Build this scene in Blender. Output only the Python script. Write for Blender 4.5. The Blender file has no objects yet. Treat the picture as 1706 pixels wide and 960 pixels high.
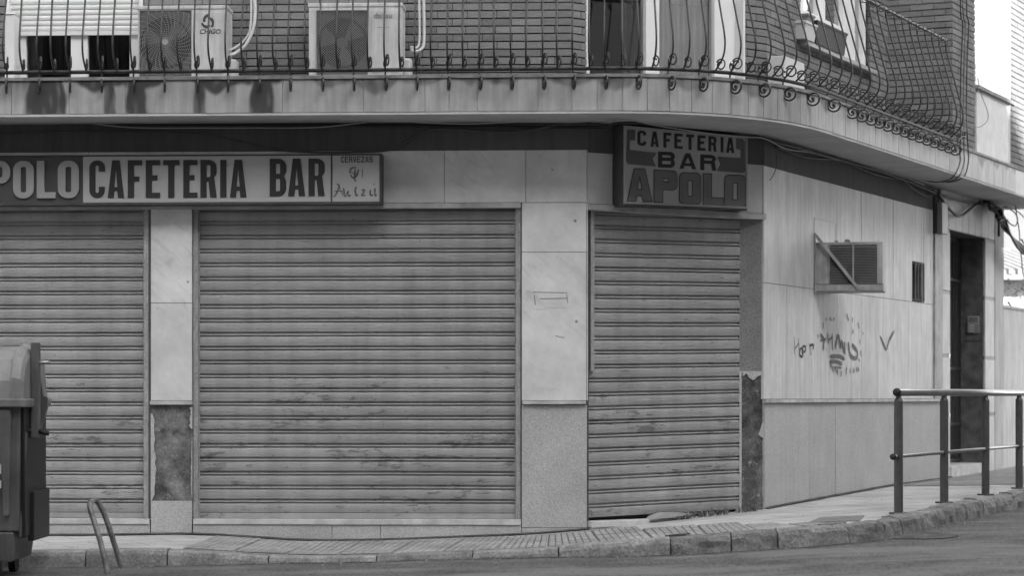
import bpy, bmesh, math, random
from mathutils import Vector, Matrix, noise
random.seed(7)
R = math.radians
Pi = math.pi
scene = bpy.context.scene
C = scene.collection
FPX, CX, HY, EYE = 4028.0, 853.0, 660.0, 1.5

# ------------------------------------------------------------------ camera
cd = bpy.data.cameras.new('camera'); cam = bpy.data.objects.new('camera', cd); C.objects.link(cam)
cam.location = (0, 0, EYE); cam.rotation_euler = (R(90), 0, 0)
cd.sensor_width = 36; cd.lens = FPX / 1706 * 36; cd.shift_y = (HY - 480) / 1706
cd.clip_start = 0.1; cd.clip_end = 3000
cd.dof.use_dof = True; cd.dof.focus_distance = 20.6; cd.dof.aperture_fstop = 2.0
scene.camera = cam
# ------------------------------------------------------------------ light
SUN_EL = R(35); SUN_H = Vector((0.5, -0.866, 0))
sdir = Vector((SUN_H.x * math.cos(SUN_EL), SUN_H.y * math.cos(SUN_EL), math.sin(SUN_EL)))
w = bpy.data.worlds.new('World'); scene.world = w; w.use_nodes = True
nt = w.node_tree; nt.nodes.clear()
sk = nt.nodes.new('ShaderNodeTexSky'); sk.sky_type = 'NISHITA'; sk.sun_disc = False
sk.sun_elevation = SUN_EL; sk.sun_rotation = math.atan2(SUN_H.x, SUN_H.y); sk.dust_density = 2.0
bw = nt.nodes.new('ShaderNodeRGBToBW'); bg = nt.nodes.new('ShaderNodeBackground'); wo = nt.nodes.new('ShaderNodeOutputWorld')
nt.links.new(sk.outputs[0], bw.inputs[0]); nt.links.new(bw.outputs[0], bg.inputs[0]); nt.links.new(bg.outputs[0], wo.inputs[0])
bg.inputs[1].default_value = 0.15
sl = bpy.data.lights.new('sun', 'SUN'); sl.energy = 4.0; sl.angle = R(0.53); sl.color = (1, 1, 1)
so = bpy.data.objects.new('sun', sl); C.objects.link(so); so.rotation_euler = sdir.to_track_quat('Z', 'Y').to_euler()
vs = scene.view_settings; vs.view_transform = 'Standard'; vs.look = 'None'; vs.gamma = 1; vs.exposure = 2.66
vs.use_curve_mapping = False

# ------------------------------------------------------------------ helpers
class Fr:
    """a facade frame: x runs along the wall, y into the wall, z up"""
    def __init__(s, ox, oy, a):
        s.ox, s.oy, s.a = ox, oy, a
        s.dx, s.dy = math.cos(a), math.sin(a); s.nx, s.ny = s.dy, -s.dx
        s.M = Matrix.Translation((ox, oy, 0)) @ Matrix.Rotation(a, 4, 'Z')
    def u(s, px, v=0.0):
        t = (px - CX) / FPX
        return (t * (s.oy + v * s.ny) - s.ox - v * s.nx) / (s.dx - t * s.dy)
    def Y(s, px, v=0.0): return s.oy + s.u(px, v) * s.dy + v * s.ny
    def z(s, py, px, v=0.0): return EYE + (HY - py) * s.Y(px, v) / FPX
    def p(s, px, py, v=0.0): return Vector((s.u(px, v), -v, s.z(py, px, v)))
    def off(s, u, v): return Fr(s.ox + u * s.dx + v * s.nx, s.oy + u * s.dy + v * s.ny, s.a)
    def world(s, u, v=0.0): return (s.ox + u * s.dx + v * s.nx, s.oy + u * s.dy + v * s.ny)
WF = Fr(0, 0, 0)
SA = math.atan2(2.154, 1)
F = Fr(0.633, 20.14, math.atan(-0.047))
G = Fr(0.633, 20.14, math.atan2(1.13, 1.587)); GL = math.hypot(1.13, 1.587)
S = Fr(2.22, 21.27, SA)
UF = Fr(0.496, 20.40, math.atan(-0.047))
UG = Fr(0.496, 20.40, math.atan2(1.54, 1.814)); UGL = math.hypot(1.54, 1.814)
US = Fr(2.31, 21.94, SA)
PL = Fr(3.963, 25.50, SA - math.pi / 2); PLL = 0.694
PF = Fr(4.593, 25.21, SA)

WM = {}
def rel(o, parent, M):
    WM[o.name] = M.copy()
    if parent is not None:
        o.parent = parent; L = WM[parent.name].inverted() @ M
    else: L = M
    o.matrix_basis = L
def thing(name, label, cat, loc=(0, 0, 0), rz=0, group=None):
    o = bpy.data.objects.new(name, None); C.objects.link(o); o.empty_display_size = .1
    rel(o, None, Matrix.Translation(loc) @ Matrix.Rotation(rz, 4, 'Z'))
    o['label'] = label; o['category'] = cat
    if group: o['group'] = group
    return o
def obj(name, bm, m, parent=None, fr=None, M=None, smooth=False, bevel=0, label=None):
    me = bpy.data.meshes.new(name)
    if isinstance(bm, bpy.types.Mesh): me = bm
    else:
        bmesh.ops.recalc_face_normals(bm, faces=bm.faces[:]) ; bm.to_mesh(me); bm.free()
    if m is not None:
        me.materials.clear(); me.materials.append(m)
    if smooth:
        for p in me.polygons: p.use_smooth = True
    o = bpy.data.objects.new(name, me); C.objects.link(o)
    if M is None: M = fr.M if fr is not None else (WM[parent.name] if parent is not None else Matrix())
    rel(o, parent, M)
    if bevel:
        b = o.modifiers.new('bevel', 'BEVEL'); b.width = bevel; b.segments = 2; b.limit_method = 'ANGLE'
    if label: o['label'] = label
    return o
def struct(o): o['kind'] = 'structure'; return o
def tag(o, label, cat, group=None):
    o['label'] = label; o['category'] = cat
    if group: o['group'] = group
    return o
def box(bm, x0, x1, y0, y1, z0, z1, M=None):
    if x0 > x1: x0, x1 = x1, x0
    if y0 > y1: y0, y1 = y1, y0
    if z0 > z1: z0, z1 = z1, z0
    v = [bm.verts.new(((M @ Vector((x, y, z))) if M else (x, y, z))) for x in (x0, x1) for y in (y0, y1) for z in (z0, z1)]
    for f in ((0, 1, 3, 2), (4, 6, 7, 5), (0, 4, 5, 1), (2, 3, 7, 6), (0, 2, 6, 4), (1, 5, 7, 3)):
        bm.faces.new([v[i] for i in f])
    return v
def nb(): return bmesh.new()
def vbox(bm, u0, u1, v0, v1, z0, z1): return box(bm, u0, u1, -v1, -v0, z0, z1)   # v = outward
def smoothpts(pts, n=6):
    pts = [Vector(p) for p in pts]
    if len(pts) < 3: return pts
    out = []
    P = [pts[0] * 2 - pts[1]] + pts + [pts[-1] * 2 - pts[-2]]
    for i in range(1, len(P) - 2):
        a, b, c, d = P[i - 1:i + 3]
        for k in range(n):
            t = k / n
            out.append(0.5 * ((2 * b) + (c - a) * t + (2 * a - 5 * b + 4 * c - d) * t * t + (3 * b - a - 3 * c + d) * t ** 3))
    out.append(pts[-1]); return out
def tube(bm, pts, r, n=6, cap=True):
    pts = [Vector(p) for p in pts]; rs = r if isinstance(r, (list, tuple)) else [r] * len(pts)
    rings = []; T0 = (pts[1] - pts[0]).normalized()
    up = Vector((0, 0, 1)) if abs(T0.z) < .9 else Vector((1, 0, 0))
    N = T0.cross(up).normalized()
    for i, p in enumerate(pts):
        T = (pts[min(i + 1, len(pts) - 1)] - pts[max(i - 1, 0)])
        if T.length < 1e-9: T = T0
        T.normalize(); N = (N - T * N.dot(T))
        if N.length < 1e-6: N = T.orthogonal()
        N.normalize(); B = T.cross(N)
        rings.append([bm.verts.new(p + (N * math.cos(2 * math.pi * k / n) + B * math.sin(2 * math.pi * k / n)) * rs[i]) for k in range(n)])
    for a, b in zip(rings, rings[1:]):
        for k in range(n): bm.faces.new((a[k], a[(k + 1) % n], b[(k + 1) % n], b[k]))
    if cap: bm.faces.new(rings[0]); bm.faces.new(rings[-1])
def prism(bm, poly, v0, v1):
    """poly in (x,z), extruded from y=-v0 to y=-v1"""
    a = [bm.verts.new((x, -v0, z)) for x, z in poly]; b = [bm.verts.new((x, -v1, z)) for x, z in poly]
    bm.faces.new(a); bm.faces.new(b)
    for i in range(len(poly)): j = (i + 1) % len(poly); bm.faces.new((a[i], a[j], b[j], b[i]))
def disc(bm, cx, cz, r, v0, v1, n=20):
    prism(bm, [(cx + r * math.cos(2 * math.pi * k / n), cz + r * math.sin(2 * math.pi * k / n)) for k in range(n)], v0, v1)
def rects_minus(u0, u1, z0, z1, holes):
    us = sorted({u0, u1, *[min(max(h[k], u0), u1) for h in holes for k in (0, 1)]})
    zs = sorted({z0, z1, *[min(max(h[k], z0), z1) for h in holes for k in (2, 3)]})
    out = []
    for a, b in zip(us, us[1:]):
        run = None
        for c, d in zip(zs, zs[1:]):
            mu, mz = (a + b) / 2, (c + d) / 2
            if any(h[0] < mu < h[1] and h[2] < mz < h[3] for h in holes):
                if run: out.append((a, b, *run)); run = None
            else: run = (run[0], d) if run else (c, d)
        if run: out.append((a, b, *run))
    return out
def interp(x, tab):
    if x <= tab[0][0]: return tab[0][1]
    for (a, b), (c, d) in zip(tab, tab[1:]):
        if x <= c:
            t = (x - a) / (c - a); return b + (d - b) * t
    return tab[-1][1]
def sinterp(x, tab, r=.25):
    return sum(interp(x + k * r, tab) for k in (-1, -.5, 0, .5, 1)) / 5

# ------------------------------------------------------------------ materials
def mk(name, col, rough=.7, var=.15, scale=6, stretch=(1, 1, 1), bump=.0, bscale=40, fine=0, fscale=150, island=0,
       metal=0, spec=.3, attr=None, attrcol=.05, extra=None):
    m = bpy.data.materials.new(name); m.use_nodes = True; n = m.node_tree.nodes; l = m.node_tree.links
    b = n['Principled BSDF']; b.inputs['Roughness'].default_value = rough; b.inputs['Metallic'].default_value = metal
    b.inputs['Specular IOR Level'].default_value = spec
    tc = n.new('ShaderNodeTexCoord'); mp = n.new('ShaderNodeMapping'); mp.inputs['Scale'].default_value = stretch
    l.new(tc.outputs['Object'], mp.inputs[0])
    def mth(op, a, c, clamp=False):
        q = n.new('ShaderNodeMath'); q.operation = op; q.use_clamp = clamp
        for i, x in enumerate((a, c)):
            if hasattr(x, 'links'): l.new(x, q.inputs[i])
            elif x is not None: q.inputs[i].default_value = x
        return q.outputs[0]
    def nz(sc, det=5, ro=.6, vec=None, dist=0):
        q = n.new('ShaderNodeTexNoise'); q.inputs['Scale'].default_value = sc; q.inputs['Detail'].default_value = det
        q.inputs['Roughness'].default_value = ro; q.inputs['Distortion'].default_value = dist
        l.new(vec if vec is not None else mp.outputs[0], q.inputs['Vector']); return q.outputs[0]
    def ramp(x, a, c, y0=0., y1=1.):
        q = n.new('ShaderNodeMapRange'); q.inputs[1].default_value = a; q.inputs[2].default_value = c
        q.inputs[3].default_value = y0; q.inputs[4].default_value = y1; l.new(x, q.inputs[0]); return q.outputs[0]
    def mixv(f, a, c):
        q = n.new('ShaderNodeMix'); q.data_type = 'FLOAT'
        for i, x in zip((0, 2, 3), (f, a, c)):
            if hasattr(x, 'links'): l.new(x, q.inputs[i])
            else: q.inputs[i].default_value = x
        return q.outputs[0]
    v = ramp(nz(scale), .3, .7, col * (1 - var), col * (1 + var))
    if fine:
        v = mth('MULTIPLY', v, ramp(nz(fscale, 2, .7, vec=tc.outputs['Object']), .3, .7, 1 - fine, 1 + fine))
    if island:
        g = n.new('ShaderNodeNewGeometry')
        v = mth('MULTIPLY', v, ramp(g.outputs['Random Per Island'], 0, 1, 1 - island, 1 + island))
    env = dict(n=n, l=l, tc=tc, mp=mp, mth=mth, nz=nz, ramp=ramp, mixv=mixv, b=b)
    if extra: v = extra(v, env)
    if attr:
        a = n.new('ShaderNodeAttribute'); a.attribute_name = attr
        v = mixv(a.outputs['Fac'], v, attrcol)
    cr = n.new('ShaderNodeCombineColor')
    for i in range(3): l.new(v, cr.inputs[i])
    l.new(cr.outputs[0], b.inputs['Base Color'])
    if bump:
        bn = n.new('ShaderNodeBump'); bn.inputs['Strength'].default_value = bump; bn.inputs['Distance'].default_value = .01
        l.new(nz(bscale, 4, .6, vec=tc.outputs['Object']), bn.inputs['Height']); l.new(bn.outputs[0], b.inputs['Normal'])
    return m
def x_marble(v, e):
    # soft diagonal veins, small dark pock marks
    m0 = e['n'].new('ShaderNodeMapping'); m0.inputs['Rotation'].default_value = (0, R(-40), 0); e['l'].new(e['tc'].outputs['Object'], m0.inputs[0])
    mp = e['n'].new('ShaderNodeMapping'); mp.inputs['Scale'].default_value = (.8, 1, 4)
    e['l'].new(m0.outputs[0], mp.inputs[0])
    vein = e['ramp'](e['nz'](3.2, 6, .65, vec=mp.outputs[0], dist=1.4), .5, .70, 1.0, .80)
    vg = e['ramp'](e['nz'](.9, 2), .42, .6, 0, 1)
    v = e['mth']('MULTIPLY', v, e['mixv'](vg, 1.0, vein))
    vo = e['n'].new('ShaderNodeTexVoronoi'); vo.inputs['Scale'].default_value = 5.5
    e['l'].new(e['tc'].outputs['Object'], vo.inputs['Vector'])
    sp = e['ramp'](vo.outputs['Distance'], .05, .085, .35, 1)
    gate = e['ramp'](e['nz'](2.3, 1), .5, .54, 0, 1)
    sp = e['mixv'](gate, 1.0, sp)
    blot = e['ramp'](e['nz'](1.4, 7, .72), .40, .66, 1.04, .80)
    return e['mth']('MULTIPLY', e['mth']('MULTIPLY', v, sp), blot)
def x_streak(v, e):
    mp = e['n'].new('ShaderNodeMapping'); mp.inputs['Scale'].default_value = (9, 9, .8)
    e['l'].new(e['tc'].outputs['Object'], mp.inputs[0])
    s_ = e['ramp'](e['nz'](1.6, 6, .65, vec=mp.outputs[0]), .35, .72, 1.1, .74)
    blot = e['ramp'](e['nz'](1.1, 7, .7), .42, .66, 1.04, .84)
    return e['mth']('MULTIPLY', e['mth']('MULTIPLY', v, s_), blot)
def x_granite(v, e):
    vo = e['n'].new('ShaderNodeTexVoronoi'); vo.inputs['Scale'].default_value = 210
    e['l'].new(e['tc'].outputs['Object'], vo.inputs['Vector'])
    bwn = e['n'].new('ShaderNodeRGBToBW'); e['l'].new(vo.outputs['Color'], bwn.inputs[0])
    return e['mth']('MULTIPLY', v, e['ramp'](bwn.outputs[0], .2, .85, .74, 1.26))
def x_granite_streak(v, e): return e['mixv'](.3, x_granite(v, e), x_streak(x_granite(v, e), e))
def x_shutter(v, e):
    # worn paint in flat horizontal flakes, mostly low on the curtain
    mp = e['n'].new('ShaderNodeMapping'); mp.inputs['Scale'].default_value = (2.5, 1, 8)
    e['l'].new(e['tc'].outputs['Object'], mp.inputs[0])
    nse = e['nz'](2.6, 9, .78, vec=mp.outputs[0], dist=.2)
    sep = e['n'].new('ShaderNodeSeparateXYZ'); e['l'].new(e['tc'].outputs['Object'], sep.inputs[0])
    zmask = e['ramp'](sep.outputs[2], 1.95, 1.15, -.02, .094)
    zlow = e['ramp'](sep.outputs[2], .95, .6, 0, -.035)
    gate = e['ramp'](e['nz'](1.1, 2, .5), .40, .62, -.075, .06)
    f = e['mth']('ADD', e['mth']('ADD', nse, zmask), e['mth']('ADD', zlow, gate))
    wear = e['ramp'](f, .655, .668, 0, .92)
    edge = e['ramp'](e['nz'](30, 3, .6), .35, .65, .10, .24)
    v = e['mixv'](wear, v, edge)
    chip = e['ramp'](e['nz'](16, 2, .5), .69, .71, 0, .75)
    v = e['mixv'](chip, v, .09)
    fade = e['ramp'](e['nz'](.9, 4, .6), .35, .68, 1.05, .86)
    # grime runs
    mp2 = e['n'].new('ShaderNodeMapping'); mp2.inputs['Scale'].default_value = (5, 1, .5)
    e['l'].new(e['tc'].outputs['Object'], mp2.inputs[0])
    g = e['ramp'](e['nz'](1.7, 5, .6, vec=mp2.outputs[0]), .35, .7, 1.07, .86)
    return e['mth']('MULTIPLY', e['mth']('MULTIPLY', v, fade), g)
def x_asphalt(v, e):
    vo = e['n'].new('ShaderNodeTexVoronoi'); vo.inputs['Scale'].default_value = 70
    e['l'].new(e['tc'].outputs['Object'], vo.inputs['Vector'])
    bwn = e['n'].new('ShaderNodeRGBToBW'); e['l'].new(vo.outputs['Color'], bwn.inputs[0])
    v = e['mth']('MULTIPLY', v, e['ramp'](bwn.outputs[0], .2, .85, .55, 1.5))
    mp = e['n'].new('ShaderNodeMapping'); mp.inputs['Scale'].default_value = (.5, 1.6, 1); mp.inputs['Rotation'].default_value = (0, 0, R(-12))
    e['l'].new(e['tc'].outputs['Object'], mp.inputs[0])
    pale = e['ramp'](e['nz'](1.2, 6, .65, vec=mp.outputs[0]), .46, .62, 0, .7)
    v = e['mixv'](pale, v, .2)
    crk = e['n'].new('ShaderNodeTexVoronoi'); crk.feature = 'DISTANCE_TO_EDGE'; crk.inputs['Scale'].default_value = 1.1
    dn = e['n'].new('ShaderNodeVectorMath'); dn.operation = 'ADD'
    nn = e['n'].new('ShaderNodeTexNoise'); nn.inputs['Scale'].default_value = 3; e['l'].new(e['tc'].outputs['Object'], nn.inputs['Vector'])
    e['l'].new(e['tc'].outputs['Object'], dn.inputs[0]); e['l'].new(nn.outputs['Color'], dn.inputs[1]); e['l'].new(dn.outputs[0], crk.inputs['Vector'])
    return e['mth']('MULTIPLY', v, e['ramp'](crk.outputs['Distance'], .0, .012, .55, 1))
def x_pave(v, e):
    bt = e['n'].new('ShaderNodeTexBrick'); bt.inputs['Scale'].default_value = 1; bt.inputs['Brick Width'].default_value = .6; bt.inputs['Row Height'].default_value = .4
    bt.inputs['Mortar Size'].default_value = .008; bt.inputs['Color1'].default_value = (1, 1, 1, 1); bt.inputs['Color2'].default_value = (.9, .9, .9, 1); bt.inputs['Mortar'].default_value = (.45, .45, .45, 1)
    mp = e['n'].new('ShaderNodeMapping'); mp.inputs['Rotation'].default_value = (0, 0, R(-24)); e['l'].new(e['tc'].outputs['Object'], mp.inputs[0]); e['l'].new(mp.outputs[0], bt.inputs['Vector'])
    q = e['n'].new('ShaderNodeRGBToBW'); e['l'].new(bt.outputs['Color'], q.inputs[0])
    v = e['mth']('MULTIPLY', v, q.outputs[0])
    return e['mth']('MULTIPLY', v, e['ramp'](e['nz'](1.3, 7, .7), .42, .68, 1.06, .72))
def x_plaster(v, e):
    v = x_streak(v, e)
    ch = e['ramp'](e['nz'](5, 6, .7), .62, .66, 0, .5)
    return e['mixv'](ch, v, .3)
def x_cement(v, e):
    # bare render with splashes of leftover adhesive
    big = e['ramp'](e['nz'](3.2, 5, .7), .38, .62, .6, 2.0)
    v = e['mth']('MULTIPLY', v, big)
    ch = e['ramp'](e['nz'](14, 7, .78), .60, .64, 0, .85)
    v = e['mixv'](ch, v, .36)
    return v
M = {}
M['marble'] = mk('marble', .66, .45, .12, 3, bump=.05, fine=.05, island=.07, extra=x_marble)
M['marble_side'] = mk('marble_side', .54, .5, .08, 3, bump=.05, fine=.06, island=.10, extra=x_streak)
M['marble_dark'] = mk('marble_dark', .10, .35, .5, 7, bump=.05, fine=.2, spec=.5)
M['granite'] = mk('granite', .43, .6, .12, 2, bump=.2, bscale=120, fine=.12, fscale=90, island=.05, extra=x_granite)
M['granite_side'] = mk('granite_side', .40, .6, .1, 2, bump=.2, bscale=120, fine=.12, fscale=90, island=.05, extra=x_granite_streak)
M['granite_grey'] = mk('granite_grey', .2, .7, .15, 5, bump=.25, bscale=90, fine=.25, fscale=70, extra=x_granite)
M['cement'] = mk('cement', .11, .9, .4, 5, bump=.6, bscale=40, fine=.25, fscale=60, extra=x_cement)
M['cement_dark'] = mk('cement_dark', .085, .9, .45, 5, bump=.6, bscale=40, fine=.3, fscale=60, extra=x_cement)
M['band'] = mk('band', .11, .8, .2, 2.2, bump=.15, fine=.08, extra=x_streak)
M['grout'] = mk('grout', .12, .9, .2)
M['core'] = mk('core', .1, .9, .2)
M['fascia'] = mk('fascia', .37, .5, .1, 4, bump=.05, fine=.05, island=.07, extra=x_streak, attr='stain', attrcol=.045)
M['fascia_joint'] = mk('fascia_joint', .66, .8, .1)
M['soffit'] = mk('soffit', .46, .85, .15, 2.5, bump=.1, fine=.05)
M['coping'] = mk('coping', .22, .7, .4, 9, bump=.2)
M['brick'] = mk('brick', .185, .85, .13, 9, stretch=(1, 1, 4), bump=.35, bscale=60, fine=.12, fscale=60, island=.18)
M['brick_sunlit'] = mk('brick_sunlit', .15, .85, .13, 9, stretch=(1, 1, 4), bump=.35, bscale=60, fine=.12, island=.1)  # same brick again, toned down so the sunlit second pier keeps its joints
M['mortar'] = mk('mortar', .035, .95, .3, 20, bump=.3)
M['shutter'] = mk('shutter', .34, .55, .06, 5, stretch=(1, 1, 6), island=.06, fine=.07, fscale=200, bump=.05, bscale=150, spec=.35, extra=x_shutter)
M['guide'] = mk('guide', .32, .6, .25, 12, stretch=(4, 4, 1), bump=.15, fine=.2, fscale=80)
M['sill'] = mk('sill', .5, .6, .25, 6, bump=.15, fine=.1)
M['lintel'] = mk('lintel', .42, .6, .3, 5, bump=.15, fine=.1)
M['white'] = mk('white', .72, .4, .05, 6)
M['offwhite'] = mk('offwhite', .52, .45, .07, 5)
M['blind'] = mk('blind', .62, .5, .04, 5)
M['panel_grey'] = mk('panel_grey', .36, .45, .08, 6)
M['iron'] = mk('iron', .045, .38, .5, 14, fine=.3, fscale=60, metal=.35, spec=.6, bump=.25, bscale=120)
M['iron_grey'] = mk('iron_grey', .17, .5, .3, 14, metal=.1)
M['black'] = mk('black', .03, .5, .2, 8)
M['cable'] = mk('cable', .03, .5, .2, 8)
M['wire_pale'] = mk('wire_pale', .5, .5, .1, 8)
M['cable_grey'] = mk('cable_grey', .1, .6, .2, 8)
M['pipe'] = mk('pipe', .6, .5, .08, 8)
M['zinc'] = mk('zinc', .36, .3, .12, 14, metal=.8, spec=.6, bump=.08, bscale=90)
M['post'] = mk('post', .075, .45, .2, 14, spec=.4, bump=.1)
M['room'] = mk('room', .07, .9, .2)
M['curtain'] = mk('curtain', .78, .9, .06, 5)
M['curtain_dark'] = mk('curtain_dark', .16, .9, .1, 5)
M['sign_pale'] = mk('sign_pale', .40, .35, .06, 2.0, stretch=(1, 1, 1.5), spec=.4, fine=.04, fscale=60)
M['sign_dark'] = mk('sign_dark', .075, .4, .1, 3)
M['sign_letter_dark'] = mk('sign_letter_dark', .035, .4, .1, 3)
M['sign_letter_pale'] = mk('sign_letter_pale', .30, .4, .1, 3)
M['sign_frame'] = mk('sign_frame', .065, .5, .3, 8)
M['sign_faded'] = mk('sign_faded', .13, .5, .5, 22)
M['corner_pale'] = mk('corner_pale', .42, .4, .08, 3, fine=.05)
M['corner_grey'] = mk('corner_grey', .115, .45, .12, 4)
M['corner_letter'] = mk('corner_letter', .17, .45, .18, 4)
M['corner_black'] = mk('corner_black', .03, .45, .1, 4)
M['ac_body'] = mk('ac_body', .58, .45, .05, 6, fine=.03, extra=x_streak)
M['ac_grille'] = mk('ac_grille', .33, .5, .05, 6)
M['ac_old'] = mk('ac_old', .34, .55, .22, 6, fine=.12, bump=.08, extra=x_streak)
M['ac_old_dark'] = mk('ac_old_dark', .18, .6, .22, 6)
M['bin_body'] = mk('bin_body', .11, .5, .3, 4, fine=.12, bump=.1, spec=.4, extra=x_streak)
M['bin_lid'] = mk('bin_lid', .21, .5, .25, 5, fine=.1, bump=.1, spec=.4)
M['bin_dark'] = mk('bin_dark', .018, .5, .2, 5)
M['hoop'] = mk('hoop', .2, .5, .45, 12, fine=.25, fscale=50, metal=.2, bump=.15)
M['asphalt'] = mk('asphalt', .10, .85, .28, 2.3, bump=1.0, bscale=60, fine=.45, fscale=48, extra=x_asphalt)
M['pave'] = mk('pave', .47, .8, .1, 2.0, bump=.25, bscale=60, fine=.14, fscale=60, extra=x_pave)
M['pave_tile'] = mk('pave_tile', .30, .8, .25, 2.2, bump=.4, bscale=60, fine=.18, fscale=50, island=.1)
M['pave_bed'] = mk('pave_bed', .11, .9, .3, 4, bump=.4, fine=.2)
M['pave_far'] = mk('pave_far', .25, .8, .2, 3, bump=.3, bscale=60, fine=.18, island=.1)
M['kerb'] = mk('kerb', .22, .85, .35, 7, bump=.8, bscale=45, fine=.35, fscale=60, island=.16)
M['dirt_and_shade'] = mk('dirt_and_shade', .085, .95, .5, 7, bump=.6, fine=.4, fscale=70)
M['far_wall'] = mk('far_wall', .10, .9, .15, .6)
M['grit'] = mk('grit', .2, .9, .6, 15)
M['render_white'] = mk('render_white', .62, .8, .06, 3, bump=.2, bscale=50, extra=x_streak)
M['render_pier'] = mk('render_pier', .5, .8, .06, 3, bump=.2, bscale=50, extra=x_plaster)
M['graffiti'] = mk('graffiti', .05, .7, .5, 25)
M['graffiti_faint'] = mk('graffiti_faint', .15, .7, .5, 25)
M['paper'] = mk('paper', .62, .8, .08, 8)
M['leaf'] = mk('leaf', .09, .6, .3, 5, island=.5)
M['weed'] = mk('weed', .2, .7, .3, 5, island=.6)
M['bark'] = mk('bark', .08, .9, .3, 8, bump=.5)
M['roof_tile'] = mk('roof_tile', .2, .8, .3, 9, bump=.4)
M['shade_block_wall'] = mk('shade_block_wall', .22, .85, .1, .6)
M['intercom'] = mk('intercom', .32, .4, .06, 5, metal=.3)
g = bpy.data.materials.new('glass'); g.use_nodes = True; n_ = g.node_tree.nodes; l_ = g.node_tree.links
n_.clear(); mo = n_.new('ShaderNodeOutputMaterial'); mx = n_.new('ShaderNodeMixShader'); tr = n_.new('ShaderNodeBsdfTransparent')
gl = n_.new('ShaderNodeBsdfGlossy'); gl.inputs['Roughness'].default_value = .03; lw = n_.new('ShaderNodeLayerWeight'); lw.inputs[0].default_value = .22
tr.inputs[0].default_value = (.8, .8, .8, 1)
l_.new(lw.outputs['Facing'], mx.inputs[0]); l_.new(tr.outputs[0], mx.inputs[1]); l_.new(gl.outputs[0], mx.inputs[2]); l_.new(mx.outputs[0], mo.inputs[0])
M['glass'] = g

# ------------------------------------------------------------------ ground
SW = [(-30, 1.35), (-9, 1.2), (-3.5, 1.18), (-2.66, 1.165), (-1.7, 1.222), (-1.1, 1.215), (.1, 1.165), (.62, 1.12), (1.4, 1.06), (2.22, 1.0), (3.9, .93), (4.7, .925), (6.4, .88), (12, .75), (30, .5)]
RD = [(-30, 1.45), (-9, 1.33), (-3, 1.3), (-1, 1.258), (.1, 1.215), (1.2, 1.205), (2, 1.155), (2.7, 1.11), (3.5, 1.09), (5, 1.055), (9, .95), (30, .6)]
def zsw(x, y=0): return EYE - sinterp(x, SW, .2)
def zrd(x, y=18):
    return EYE - sinterp(x, RD, .4) - max(0, 18.2 - y) * .012 + .004 * noise.noise(Vector((x * 1.5, y * 1.5, 0)))
KP = [(-40, 19.6), (-20, 19.0), (-9, 18.6), (-5, 18.42), (-2.53, 18.35), (-1.2, 18.3), (0.1, 18.2), (1.25, 18.2), (2.0, 18.2), (2.5, 18.32), (2.85, 18.65), (3.13, 19.25), (4.0, 21.15), (4.92, 23.15), (7, 27.7), (12, 38.5), (20, 55.7)]
IP = [(-40, 23), (-20, 22), (-9, 21.2), (-5, 20.7), (-2.53, 20.55), (-1.2, 20.5), (0.1, 20.4), (.6, 20.4), (1.25, 20.9), (1.8, 21.3), (2.15, 21.6), (2.3, 21.9), (2.8, 23.0), (3.6, 24.7), (5.2, 28.2), (9, 36.5), (16, 51.5)]
ks = smoothpts([(x, y, 0) for x, y in KP], 10); ins = smoothpts([(x, y, 0) for x, y in IP], 10)
def strip(bm, A, B, rows, zf, dz=0):
    grid = [[bm.verts.new((a.lerp(b, k / rows).x, a.lerp(b, k / rows).y, zf(a.lerp(b, k / rows).x, a.lerp(b, k / rows).y) + dz)) for k in range(rows + 1)] for a, b in zip(A, B)]
    for g0, g1 in zip(grid, grid[1:]):
        for k in range(rows): bm.faces.new((g0[k], g1[k], g1[k + 1], g0[k + 1]))
def normal2(P, i):
    T = (P[min(i + 1, len(P) - 1)] - P[max(i - 1, 0)]).normalized(); return Vector((-T.y, T.x, 0))
kin = [p + normal2(ks, i) * .13 for i, p in enumerate(ks)]
bm = nb(); strip(bm, kin, ins, 10, zsw)
struct(obj('sidewalk', bm, M['pave'], smooth=True))
# road: fine mesh near the camera view, one sheet out to the horizon around it
bm = nb()
xs = [-900, -200, -60, -30, -15] + [-9 + .25 * i for i in range(85)] + [15, 22, 30, 60, 200, 900]
ys = [-600, -120, -40, -20, -8, 0, 5, 10] + [13 + .25 * i for i in range(44)] + [26, 30, 36, 45, 60, 120, 400, 1500]
gv = [[bm.verts.new((x, y, zrd(x, y) - (.0 if y < 60 else .3))) for y in ys] for x in xs]
for i in range(len(xs) - 1):
    for j in range(len(ys) - 1): bm.faces.new((gv[i][j], gv[i + 1][j], gv[i + 1][j + 1], gv[i][j + 1]))
struct(obj('road', bm, M['asphalt'], smooth=True))
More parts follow.
